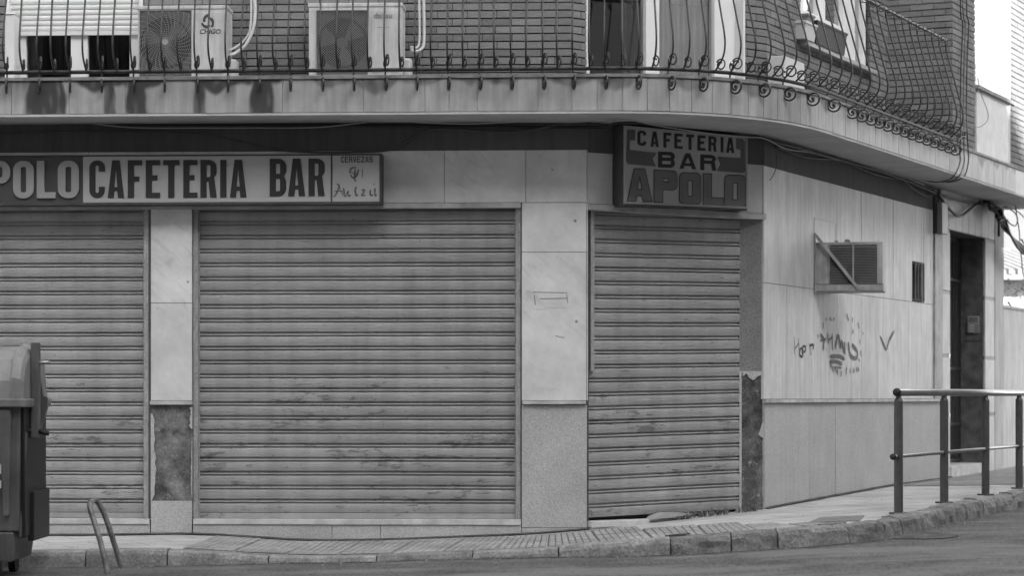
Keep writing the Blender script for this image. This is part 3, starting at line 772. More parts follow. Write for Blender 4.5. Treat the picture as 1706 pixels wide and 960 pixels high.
# --- balcony slab and tiled fascia
base = [Vector((-9, 20.05)), Vector((.75, 19.52))]
path = [Vector((-9 + 9.75 * k / 60, 20.047 - .527 * k / 60, 0)) for k in range(60)]
P0, Pm, Pe = Vector((.75, 19.52, 0)), Vector((2.013, 19.452, 0)), Vector((2.75, 21.04, 0))
for k in range(33): t = k / 32; path.append(P0 * (1 - t) ** 2 + Pm * 2 * t * (1 - t) + Pe * t * t)
for k in range(1, 60): path.append(Vector((2.75 + k * .1, 21.04 + .2154 * k, 0)))
pac = [0]
for a, b in zip(path, path[1:]): pac.append(pac[-1] + (b - a).length)
def pat(s):
    lo, hi = 0, len(pac) - 2
    while lo < hi:
        mid = (lo + hi) // 2
        if s <= pac[mid + 1]: hi = mid
        else: lo = mid + 1
    i = lo; t = max(0, min(1, (s - pac[i]) / (pac[i + 1] - pac[i]))); p = path[i].lerp(path[i + 1], t)
    def nr(j):
        j = max(0, min(len(path) - 2, j)); T = (path[j + 1] - path[j]).normalized(); return T
    T = nr(i - 1 if t < .5 else i).lerp(nr(i if t < .5 else i + 1), .5 + (t if t < .5 else t - 1) * 1.0).normalized()
    return p, T, Vector((T.y, -T.x, 0))       # point, tangent, outward normal
def s_of_px(px, v=0):
    best = None
    for k in range(3000):
        s = pac[-1] * k / 3000; p, T, nn = pat(s); q = p + nn * v; x = CX + FPX * q.x / q.y
        if best is None or abs(x - px) < best[0]: best = (abs(x - px), s)
    return best[1]
SEND = s_of_px(1692); SLAB = s_of_px(1712) + 1.6
STN = [(30, .2, .55), (72, .16, .95), (98, .06, .8), (183, .05, .75), (228, .085, .95), (332, .05, .75), (437, .10, 1.0), (385, .05, .45), (560, .03, .3), (725, .05, .5), (940, .02, .2), (1160, .03, .3), (1200, .05, .35), (1330, .03, .25), (1395, .03, .3)]
STN = [(s_of_px(a), w_, d) for a, w_, d in STN]
def stain(s, z):
    h = (ZT - z) / (ZT - ZS); v = 0
    for c, w_, d in STN:
        ww = w_ * (.55 + .45 * min(1, h * 1.4 + .2)); x = abs(s - c + .02 * noise.noise(Vector((c, z * 6, 0)))) / ww
        if x < 1.25: v = max(v, d * max(0, min(1, (1.15 - x) * 3.0)) * (1 - h * (1.25 if d < .7 else .25)) * (.75 + .35 * noise.noise(Vector((s * 25, z * 6, 3)))))
    top = .27 + .6 * noise.noise(Vector((s * 3.1, 0, 8))) + .10 * noise.noise(Vector((s * 11, 0, 8)))
    if h < top: v = max(v, .75 * min(1, (top - h) * 9) * (.8 + .4 * noise.noise(Vector((s * 14, z * 9, 3)))))
    lft = 1 if s < STN[5][0] + .8 else .6
    v = min(.97, v * 1.75 * lft)
    if s > s_of_1040: v *= .8
    return max(0, min(1, v))
s_of_1040 = s_of_px(1040)
sj = []
k = .4; lst = [s_of_px(p) for p in (-100, 20, 115, 210, 335, 470, 606, 708, 749, 795, 897, 953, 994, 1037, 1079, 1116, 1152)]
s = lst[0]
while s > .5: s -= .45; sj.append(s)
sj = sj[::-1] + lst; s = lst[-1]
while s < SEND - .3: s += .19; sj.append(s)
sj[-1] = SEND
bm = nb(); lay = bm.verts.layers.float.new('stain')
for a, b in zip(sj, sj[1:]):
    nn_ = max(2, int((b - a) / .012)) if a > lst[0] - .2 else 3; nzs = 16; gpp = .0022
    gv = []; dv = random.uniform(-.001, .001)
    for i in range(nn_ + 1):
        s = a + gpp + (b - a - 2 * gpp) * i / nn_; p, T, nr = pat(s); col = []
        for j in range(nzs + 1):
            z = ZS + .002 + (ZT - .03 - ZS) * j / nzs; q = p + nr * dv; v_ = bm.verts.new((q.x, q.y, z)); v_[lay] = stain(s, z) if a > lst[0] - .2 else .1; col.append(v_)
        # thickness at back
        q = p - nr * .025; col.append(bm.verts.new((q.x, q.y, ZT - .028))); col.insert(0, bm.verts.new((q.x, q.y, ZS + .002)))
        gv.append(col)
    for i in range(nn_):
        for j in range(len(gv[0]) - 1): bm.faces.new((gv[i][j], gv[i + 1][j], gv[i + 1][j + 1], gv[i][j + 1]))
    bm.faces.new(gv[0]); bm.faces.new(gv[-1])
obj('fascia', bm, M['fascia'], B, WF)
inn = lambda s: None
def slabmesh(off, z0, z1, send, depth=1.35):
    bm = nb(); prev = None; n_s = 150; sA, sB = pac[60], pac[92]; iA = pat(sA - .01); iB = pat(sB + .01); iA = iA[0] - iA[2] * depth; iB = iB[0] - iB[2] * depth
    for k in range(n_s + 1):
        s = send * k / n_s; p, T, nr = pat(s); a = p + nr * off; b = (p - nr * depth) if (s <= sA or s >= sB) else iA.lerp(iB, (s - sA) / (sB - sA))
        cur = [bm.verts.new((a.x, a.y, z0)), bm.verts.new((a.x, a.y, z1)), bm.verts.new((b.x, b.y, z1)), bm.verts.new((b.x, b.y, z0))]
        if prev:
            for i in range(4): bm.faces.new((prev[i], prev[(i + 1) % 4], cur[(i + 1) % 4], cur[i]))
        else: bm.faces.new(cur)
        prev = cur
    bm.faces.new(prev); return bm
obj('balcony_slab', slabmesh(-.012, ZS + .004, ZT - .032, SLAB, .75), M['fascia_joint'], B, WF)
obj('soffit', slabmesh(-.004, ZS - .02, ZS + .0005, SLAB, .75), M['soffit'], B, WF)
obj('slab_edge', slabmesh(.014, ZT - .027, ZT - .001, SEND, .8), M['coping'], B, WF)

# ------------------------------------------------------------------ balcony railing
RAILZ = 4.15; s_first, s_last = s_of_px(-40), s_of_px(1588)
p0_, _, _ = pat(s_first)
RL = thing('balcony_railing', 'black wrought iron balcony railing of bellied bars ending in scrolls', 'railing', (p0_.x, p0_.y, RAILZ))
def spiral(cx, cz, r0, r1, a0, turns, n=22):
    out = []
    for k in range(n + 1):
        q = k / n; r_ = r0 + (r1 - r0) * min(1, q * 1.9) ** .8; a = a0 + turns * 2 * math.pi * q
        out.append((cx + r_ * math.cos(a), cz + r_ * math.sin(a)))
    return out
belly = [(.005, .012), (.05, .05), (.105, .11), (.128, .19), (.122, .28), (.085, .42), (.04, .58), (-.01, .76), (-.05, .92), (-.06, 1.0)]
def to3(pp): return [(0, -d, z) for d, z in pp]           # d = outward
def tw(pts, a):                       # swing scroll points a little about the bar
    return [(d * math.sin(a), -d * math.cos(a), z) for d, z in pts]
def bar_mesh(long):
    bm = nb(); r = .0082
    body = smoothpts([(0, -d, z) for d, z in belly], 4)
    if long:
        sp = spiral(.050, -.118, .014, .056, 2.6 - 1.45 * 2 * Pi * -1, -1.45, 26)
        tail = tw(sp, .22)
        pts = smoothpts([tail[-1], (-.004, .008, -.06), (0, .006, 0.0)], 5)[1:] + [Vector(q) for q in body]
        tube(bm, tail + pts, r, 6)
        tube(bm, [(.004, -.050, -.118), (.020, -.050, -.118)], .016, 8)
        tube(bm, tw(spiral(.060, .072, .012, .045, .5, 1.35, 20), .35), .0068, 6)
        tube(bm, tw(spiral(.012, .052, .010, .030, 2.5, -1.1, 14), -.3), .006, 6)
    else:
        tube(bm, body, r, 6)
        tube(bm, tw(spiral(.050, .055, .012, .042, .8, 1.3, 18), .35), .0068, 6)
    tube(bm, tw(spiral(-.02, .975, .010, .036, 2.2, 1.3, 14), .2), .0058, 5)
    return bm
def railtube(bm, off, z, r, sa_, sb_, n=8, step=.06):
    pts = []; s = sa_
    while s <= sb_: p, T, nr = pat(s); q = p + nr * off; pts.append((q.x, q.y, z)); s += step
    tube(bm, pts, r, n)
bm = nb(); railtube(bm, -.01, RAILZ, .016, s_first - .3, s_last); obj('bottom_rail', bm, M['iron'], RL, WF, smooth=True)
bm = nb(); railtube(bm, -.07, RAILZ + 1.02, .016, s_first - .3, s_last); obj('top_rail', bm, M['iron'], RL, WF, smooth=True)
protos = {}
k = 0; s = s_first; pxn = -40.
while s < s_last:
    p, T, nr = pat(s); a = math.atan2(T.y, T.x) + random.uniform(-.045, .045)
    MM = Matrix.Translation((p.x + random.uniform(-.003, .003), p.y, RAILZ)) @ Matrix.Rotation(a, 4, 'Z') @ Matrix.Rotation(random.uniform(-.012, .012), 4, 'Y')
    lg = (k % 2 == 0) or pxn > 1402
    if lg not in protos:
        o = obj('baluster', bar_mesh(lg), M['iron'], RL, M=MM, smooth=True); protos[lg] = o
    else:
        o = protos[lg].copy(); C.objects.link(o); o.parent = RL; WM[o.name] = MM; o.matrix_basis = WM[RL.name].inverted() @ MM
    k += 1; pxn += interp(pxn, [(1200, 26.2), (1260, 21.5), (1320, 18.5), (1400, 16), (1450, 14.5), (1500, 13), (1590, 11)]); s = s_of_px(pxn) if pxn < 1588 else 1e9
bm = nb(); p, T, nr = pat(s_last)
q0v = Vector((p.x, p.y, RAILZ))
for sg, off_ in ((1, .08), (1, .02)):
    sc = spiral(.12, .02 + off_ * .3, .012, .05, 1.2, -1.2, 18)
    tube(bm, smoothpts([q0v + T * d + Vector((0, 0, z)) + nr * off_ for d, z in sc] + [q0v + T * .02 + Vector((0, 0, .02))+ nr * off_, q0v - T * .15 + Vector((0, 0, -.06)) + nr * off_], 2), .006, 6)
obj('end_scroll', bm, M['iron'], RL, WF, smooth=True)

# ------------------------------------------------------------------ lettering
def arc(cx, cz, rx, rz, a0, a1, n=6):
    return [(cx + rx * math.cos(a0 + (a1 - a0) * k / n), cz + rz * math.sin(a0 + (a1 - a0) * k / n)) for k in range(n + 1)]
def rrect(x0, z0, x1, z1, r, corners=(1, 1, 1, 1)):   # ccw from bottom left: bl, br, tr, tl
    r = min(r, (x1 - x0) / 2, (z1 - z0) / 2); out = []
    out += arc(x0 + r, z0 + r, r, r, Pi, 1.5 * Pi) if corners[0] else [(x0, z0)]
    out += arc(x1 - r, z0 + r, r, r, -.5 * Pi, 0) if corners[1] else [(x1, z0)]
    out += arc(x1 - r, z1 - r, r, r, 0, .5 * Pi) if corners[2] else [(x1, z1)]
    out += arc(x0 + r, z1 - r, r, r, .5 * Pi, Pi) if corners[3] else [(x0, z1)]
    return out
ROF = 1.25
def glyph(ch, w, h, s, t=None):
    t = t or s; ro = min(w * .5, s * ROF)          # s vertical stroke, t horizontal stroke
    ri = max(.02 * h, ro - s)
    if ch == 'O': return [rrect(0, 0, w, h, ro), rrect(s, t, w - s, h - t, ri)]
    if ch == 'C':
        g = h * .20; m = h / 2
        a = arc(w - ro, h - ro, ro, ro, 0, .5 * Pi) + arc(ro, h - ro, ro, ro, .5 * Pi, Pi) + arc(ro, ro, ro, ro, Pi, 1.5 * Pi) + arc(w - ro, ro, ro, ro, 1.5 * Pi, 2 * Pi)
        b = [(w, m - g), (w - s, m - g)] + arc(w - s - ri, t + ri, ri, ri, 0, -.5 * Pi)[0:] + arc(s + ri, t + ri, ri, ri, -.5 * Pi, -Pi) + arc(s + ri, h - t - ri, ri, ri, Pi, .5 * Pi) + arc(w - s - ri, h - t - ri, ri, ri, .5 * Pi, 0) + [(w - s, m + g), (w, m + g)]
        return [a + b]
    if ch == 'E': m = h * .53; return [[(0, 0), (w, 0), (w, t), (s, t), (s, m - t / 2), (w * .8, m - t / 2), (w * .8, m + t / 2), (s, m + t / 2), (s, h - t), (w, h - t), (w, h), (0, h)]]
    if ch == 'F': m = h * .50; return [[(0, 0), (s, 0), (s, m - t / 2), (w * .8, m - t / 2), (w * .8, m + t / 2), (s, m + t / 2), (s, h - t), (w, h - t), (w, h), (0, h)]]
    if ch == 'L': return [[(0, 0), (w, 0), (w, t), (s, t), (s, h), (0, h)]]
    if ch == 'T': return [[((w - s) / 2, 0), ((w + s) / 2, 0), ((w + s) / 2, h - t), (w, h - t), (w, h), (0, h), (0, h - t), ((w - s) / 2, h - t)]]
    if ch == 'I': return [[(0, 0), (s, 0), (s, h), (0, h)]]
    if ch == 'V': return [[(w * .5 - s * .5, 0), (w * .5 + s * .5, 0), (w, h), (w - s, h), (w / 2, t * 1.6), (s, h), (0, h)]]
    if ch == 'Z': return [[(0, 0), (w, 0), (w, t), (s * 1.15, t), (w, h - t), (w, h), (0, h), (0, h - t), (w - s * 1.15, h - t), (0, t)]]
    if ch == 'S':
        m = h / 2
        return [[(0, h * .28), (0, ro * .6), (ro * .6, 0), (w - ro * .6, 0), (w, ro * .6), (w, m - t * .1), (w - ro * .4, m + t * .5), (s, m + t * .55 + .02 * h), (s, h - t), (w - s, h - t), (w - s, h * .72), (w, h * .72), (w, h - ro * .6), (w - ro * .6, h), (ro * .6, h), (0, h - ro * .6), (0, m + t * .1), (ro * .4, m - t * .5), (w - s, m - t * .55), (w - s, t), (s, t), (s, h * .28)]]
    if ch == 'A':
        k = t * .9; ap = w * .5; tw = s * .60; hb = h * .18
        inx = lambda z: s * 1.02 + (ap - s * 1.02) * min(1, z / (h * .80))
        z2 = hb + t * .8
        return [[(0, 0), (s, 0), (s + (ap - tw) * hb / h * .85, hb), (w - s - (ap - tw) * hb / h * .85, hb), (w - s, 0), (w, 0), (ap + tw, h), (ap - tw, h)],
                [(s + (ap - s) * z2 / (h * .80) * .8, z2), (w - s - (ap - s) * z2 / (h * .80) * .8, z2), (ap, h * .76)]]
    if ch == 'P':
        b = h * .40
        return [[(0, 0), (s, 0), (s, b)] + arc(w - ro, b + ro, ro, ro, -.5 * Pi, 0) + arc(w - ro, h - ro, ro, ro, 0, .5 * Pi) + [(0, h)],
                [(s, b + t)] + arc(w - s - ri, b + t + ri, ri, ri, -.5 * Pi, 0, 3) + arc(w - s - ri, h - t - ri, ri, ri, 0, .5 * Pi, 3) + [(s, h - t)]]
    if ch == 'R':
        b = h * .42
        return [[(0, 0), (s, 0), (s, b), (w - s * 1.30, b), (w - s * 1.02, 0), (w, 0), (w - s * .35, b + t * .35)] + arc(w - ro * .8, b + t * .5 + ro * .9, ro * .8, ro * .8, -.3 * Pi, 0, 3) + arc(w - ro, h - ro, ro, ro, 0, .5 * Pi) + [(0, h)],
                [(s, b + t * .9)] + arc(w - s - ri, b + t * .9 + ri, ri, ri, -.5 * Pi, 0, 3) + arc(w - s - ri, h - t - ri, ri, ri, 0, .5 * Pi, 3) + [(s, h - t)]]
    if ch == 'B':
        m = h * .53
        return [[(0, 0)] + arc(w - ro, ro, ro, ro, -.5 * Pi, 0) + [(w, m - t * .9), (w - s * .35, m), (w, m + t * .9)] + arc(w - ro, h - ro, ro, ro, 0, .5 * Pi) + [(0, h)],
                [(s, t)] + arc(w - s - ri, t + ri, ri, ri, -.5 * Pi, 0, 3) + [(w - s, m - t * .5 - ri * .3), (w - s - ri * .3, m - t * .5), (s, m - t * .5)],
                [(s, m + t * .5), (w - s - ri * .3, m + t * .5), (w - s, m + t * .5 + ri * .3)] + arc(w - s - ri, h - t - ri, ri, ri, 0, .5 * Pi, 3) + [(s, h - t)]]
    return []
def curve_mesh(contours, depth):
    cu = bpy.data.curves.new('tmp', 'CURVE'); cu.dimensions = '2D'; cu.fill_mode = 'BOTH'; cu.extrude = depth / 2
    for c in contours:
        sp = cu.splines.new('POLY'); sp.points.add(len(c) - 1)
        for i, (x, z) in enumerate(c): sp.points[i].co = (x, z, 0, 1)
        sp.use_cyclic_u = True
    o = bpy.data.objects.new('tmp', cu); C.objects.link(o); dg = bpy.context.evaluated_depsgraph_get(); dg.update()
    me = bpy.data.meshes.new_from_object(o.evaluated_get(dg)); bpy.data.objects.remove(o); bpy.data.curves.remove(cu)
    me.transform(Matrix.Rotation(Pi / 2, 4, 'X'))          # (x,y) -> (x,z); depth along y
    return me
def text_mesh(txt, size, depth=.001, shear=0, offset=0, space=1.0):
    cu = bpy.data.curves.new('tmp', 'FONT'); cu.body = txt; cu.size = size; cu.extrude = depth / 2; cu.shear = shear; cu.offset = offset; cu.space_character = space
    o = bpy.data.objects.new('tmp', cu); C.objects.link(o); dg = bpy.context.evaluated_depsgraph_get(); dg.update()
    me = bpy.data.meshes.new_from_object(o.evaluated_get(dg)); bpy.data.objects.remove(o); bpy.data.curves.remove(cu)
    me.transform(Matrix.Rotation(Pi / 2, 4, 'X')); return me
def word(spec, s, t=None):
    """spec: list of (char, x0, x1, z0, z1) in metres"""
    cs = []
    for ch, x0, x1, z0, z1 in spec:
        for c in glyph(ch, x1 - x0, z1 - z0, s, t): cs.append([(x0 + x, z0 + z) for x, z in c])
    return cs
# long sign over the shutters
SF = F.off(0, .16); vS = .0
LS = thing('shop_sign', 'long black framed shop sign reading CAFETERIA BAR above the wide shutters', 'sign', (*SF.world(SF.u(635)), 2.8), SF.a)
us0, us1 = SF.u(-330), SF.u(636); zs0, zs1 = SF.z(341, 400), SF.z(257, 400)
bm = nb(); vbox(bm, us0, us1, -.16, -.02, zs0, zs1)
for a, b, c, d in ((us0, us1, zs0, zs0 + .022), (us0, us1, zs1 - .012, zs1), (us1 - .018, us1, zs0 + .023, zs1 - .013)): vbox(bm, a, b, -.019, .008, c, d)
u_a, u_b = SF.u(138), SF.u(552)
vbox(bm, u_b - .004, u_b + .006, -.019, .006, zs0 + .023, zs1 - .013)
obj('sign_case', bm, M['sign_frame'], LS, SF, bevel=.002)
bm = nb(); vbox(bm, us0 + .002, u_a, -.018, -.004, zs0 + .023, zs1 - .013); obj('dark_panel', bm, M['sign_dark'], LS, SF)
bm = nb(); vbox(bm, u_a + .002, u_b - .006, -.018, -.001, zs0 + .023, zs1 - .013); obj('pale_panel', bm, M['sign_pale'], LS, SF)
bm = nb(); vbox(bm, u_b + .008, us1 - .02, -.018, -.001, zs0 + .023, zs1 - .013); obj('beer_panel', bm, M['sign_pale'], LS, SF)
def pxw(fr, txt, px_list, y0, y1, yx, v=0):
    return [(c, fr.u(a), fr.u(b), fr.z(y1, yx), fr.z(y0, yx)) for c, (a, b) in zip(txt, px_list)]
sp = pxw(SF, 'CAFETERIA', [(149, 175), (179.5, 207), (213, 237), (243, 267), (272, 299), (305.5, 329), (334, 361), (367, 377), (383, 411)], 266.5, 329.5, 280)
sp += pxw(SF, 'BAR', [(449.5, 477), (480, 508.5), (514, 541)], 264, 327, 495)
for ws in (sp[:9], sp[9:]):
    me = curve_mesh(word(ws, .052, .043), .004); me.transform(Matrix.Translation((0, -.003, 0))); obj('lettering', me, M['sign_letter_dark'], LS, SF)
sp = pxw(SF, 'APOLO', [(-58, -23), (-17, 17.5), (22.5, 57), (62, 93), (97, 132)], 268, 330.5, 60)
me = curve_mesh(word(sp, .064, .05), .02); me.transform(Matrix.Translation((0, -.006, 0))); obj('lettering', me, M['sign_letter_pale'], LS, SF, label='raised pale APOLO letters on the dark panel')
sp = pxw(SF, 'CERVEZAS', [(568 + i * 6.75, 568 + i * 6.75 + 5.6) for i in range(8)], 260.5, 270.5, 595)
me = curve_mesh(word(sp, .0075, .008), .002); me.transform(Matrix.Translation((0, -.002, 0))); obj('lettering', me, M['sign_dark'], LS, SF)
def ribbon(bm, pts, w, v, dv=.001):
    """flat brush stroke in the x,z plane"""
    P = smoothpts([(x, 0, z) for x, z in pts], 5) if len(pts) > 2 else [Vector((x, 0, z)) for x, z in pts]
    L_, R_ = [], []
    for i, p in enumerate(P):
        T = (P[min(i + 1, len(P) - 1)] - P[max(i - 1, 0)]).normalized(); N = Vector((-T.z, 0, T.x))
        ww = w * (.5 if i in (0, len(P) - 1) else 1) * (.9 + .25 * noise.noise(p * 40)); L_.append(p + N * ww / 2); R_.append(p - N * ww / 2)
    for i in range(len(P) - 1):
        vs_ = [bm.verts.new((q.x, -v, q.z)) for q in (L_[i], L_[i + 1], R_[i + 1], R_[i])]; bm.faces.new(vs_)
def strokes(fr, lst, w, v, x0, y0, k):
    bm = nb()
    for ln in lst: ribbon(bm, [(fr.u(x0 + a * k), fr.z(y0 + b * k, x0 + a * k)) for a, b in ln], w, v)
    return bm
# worn blackletter brand and crest, only fragments left
k6 = 430 / 1706.
lst = [[(645, 235), (655, 200), (690, 195)], [(650, 240), (665, 262), (690, 250), (705, 205)], [(680, 205), (678, 270), (690, 285)], [(730, 205), (728, 262)], [(648, 225), (700, 240)],
       [(540, 390), (555, 370), (575, 320), (560, 300)], [(575, 320), (600, 380)], [(545, 350), (600, 352)], [(605, 330), (612, 382), (625, 378)], [(640, 350), (630, 365), (640, 382), (652, 378)],
       [(690, 320), (682, 345), (688, 380), (700, 372)], [(722, 345), (745, 345), (725, 378), (748, 378)], [(782, 340), (782, 375), (800, 378)], [(812, 330), (812, 378), (825, 372)], [(800, 310), (815, 300)]]
obj('worn_lettering', strokes(SF, lst, .017, .002, 420, 230, k6), M['sign_faded'], LS, SF)

# corner sign
cw = Vector(((1040 - CX) / FPX, 1)); 
Yl = 20.17; Pl_ = Vector((cw.x * Yl, Yl)); Yr = 21.02; Pr_ = Vector(((1243 - CX) / FPX * Yr, Yr))
# keep the case close to the canted wall
CF = Fr(Pl_.x, Pl_.y, math.atan2((Pr_ - Pl_).y, (Pr_ - Pl_).x)); CL = (Pr_ - Pl_).length
z_tl = EYE + (HY - 208) * Yl / FPX; z_bl = EYE + (HY - 342) * Yl / FPX; z_tr = EYE + (HY - 228) * Yr / FPX; z_br = EYE + (HY - 350) * Yr / FPX
CS = thing('shop_sign', 'square corner sign reading CAFETERIA BAR APOLO over the canted shutter', 'sign', (*CF.world(CL / 2), 2.8), CF.a)
H_ = z_tl - z_bl
def cz(a, b):           # a 0..1 along, b 0..1 up
    return (a * CL, (z_bl + (z_br - z_bl) * a) * (1 - b) + (z_tl + (z_tr - z_tl) * a) * b)
def cpoly(pts): return [cz(a, b) for a, b in pts]
bm = nb(); prism(bm, cpoly([(-.0, -.01), (1.0, -.01), (1.0, 1.0), (-.0, 1.0)]), -.19, -.012)
for pl in ([(0, -.01), (1, -.01), (1, .018), (0, .018)],): prism(bm, cpoly(pl), -.012, .012)
obj('sign_case', bm, M['sign_frame'], CS, CF, bevel=.002)
bm = nb(); prism(bm, cpoly([(.002, .02), (.993, .02), (.993, .995), (.002, .995)]), -.0119, 0); obj('sign_face', bm, M['corner_pale'], CS, CF)
bm = nb(); prism(bm, cpoly([(.994, -.01), (1.006, -.01), (1.006, 1.0), (.994, 1.0)]), -.0119, .01)
prism(bm, cpoly([(0, .021), (.993, .021), (.993, .045), (0, .045)]), .0005, .01); obj('sign_frame', bm, M['panel_grey'], CS, CF)
X = lambda x, yl: (x - 390) / (1350 - 390)
def cq(x, y):
    """zoomed photo coords of the sign (1632 wide view) -> sign coords"""
    a = (x - 390) / 960.; top = 40 + 98 * a; bot = 668 + 40 * a
    b = (bot - y) / (bot - top); return cz(a, b)
def map_contours(cs, x0, y0, x1, y1, x2, y2):
    """unit glyph coords: (x, z up) placed on a slanted baseline from (x0,y0) to (x1,y1); height vector to (x2,y2)"""
    return cs
def cword(items, s, t):
    out = []
    for ch, x0, x1, yb0, yt0, sl in items:      # px in zoom, baseline y at x0, top y at x0, slope dy/dx
        w_, h_ = x1 - x0, yb0 - yt0
        for c in glyph(ch, w_, h_, s, t): out.append([cq(x0 + x, yb0 + sl * x - z) for x, z in c])
    return out
xs_ = [(490, 555), (590, 652), (690, 750), (775, 838), (868, 928), (958, 1020), (1045, 1108), (1143, 1160), (1187, 1252)]
it = [(c, a, b, 200 + (a - 490) * .085, 82 + (a - 490) * .085, .07) for c, (a, b) in zip('CAFETERIA', xs_)]
cs1 = cword(it, 21, 21)
it = [('B', 648, 778, 372, 248, .04), ('A', 815, 945, 382, 260, .04), ('R', 980, 1105, 393, 272, .05)]
cs2 = cword(it, 30, 27)
for cs in (cs1, cs2):
    me = curve_mesh(cs, .003); me.transform(Matrix.Translation((0, -.0025, 0))); obj('lettering', me, M['corner_black'], CS, CF)
ROF = .55
it = [('A', 408, 600, 640, 382, .0), ('P', 615, 795, 645, 393, .04), ('O', 812, 982, 658, 412, .04), ('L', 1000, 1162, 670, 422, .03), ('O', 1172, 1345, 685, 432, .04)]
me = curve_mesh(cword(it, 68, 62), .004); me.transform(Matrix.Translation((0, -.003, 0))); obj('lettering', me, M['corner_letter'], CS, CF, label='large grey APOLO letters with a dark edge')
def outline(it, s, t, off, wd):
    bm = nb()
    for c in cword(it, s, t):
        cc = c + [c[0]]
        for (a, b) in zip(cc, cc[1:]): 
            d = Vector((b[0] - a[0], 0, b[1] - a[1])); 
            if d.length < 1e-5: continue
            d.normalize(); nn2 = Vector((-d.z, 0, d.x)) * wd / 2
            vs_ = [bm.verts.new((p[0] + q * nn2.x + r_ * d.x * wd * .4, -off, p[1] + q * nn2.z + r_ * d.z * wd * .4)) for p, q, r_ in ((a, 1, -1), (b, 1, 1), (b, -1, 1), (a, -1, -1))]
            bm.faces.new(vs_)
    return bm
for i1 in it: obj('letter_outline', outline([i1], 68, 62, .0055, .007), M['corner_black'], CS, CF)
rb = [[cq(*p) for p in ((412, 75), (472, 78), (472, 160), (430, 160), (428, 238), (635, 262), (605, 305), (630, 365), (415, 345), (402, 320))],
      [cq(*p) for p in ((1268, 148), (1320, 152), (1335, 175), (1340, 405), (1325, 418), (1112, 402), (1142, 350), (1115, 292), (1305, 305), (1305, 235), (1268, 228))]]
for rb_ in rb:
    me = curve_mesh([rb_], .003); me.transform(Matrix.Translation((0, -.0022, 0))); obj('ribbon_motif', me, M['corner_grey'], CS, CF)
bm = nb()
for ln in ([(440, 165), (428, 170), (428, 235), (632, 258)], [(1118, 290), (1303, 303), (1303, 238), (1270, 233)]):
    pp = [cq(*p) for p in ln]
    for a, b in zip(pp, pp[1:]): ribbon(bm, [a, b], .005, .0045)
obj('ribbon_edge', bm, M['corner_black'], CS, CF)

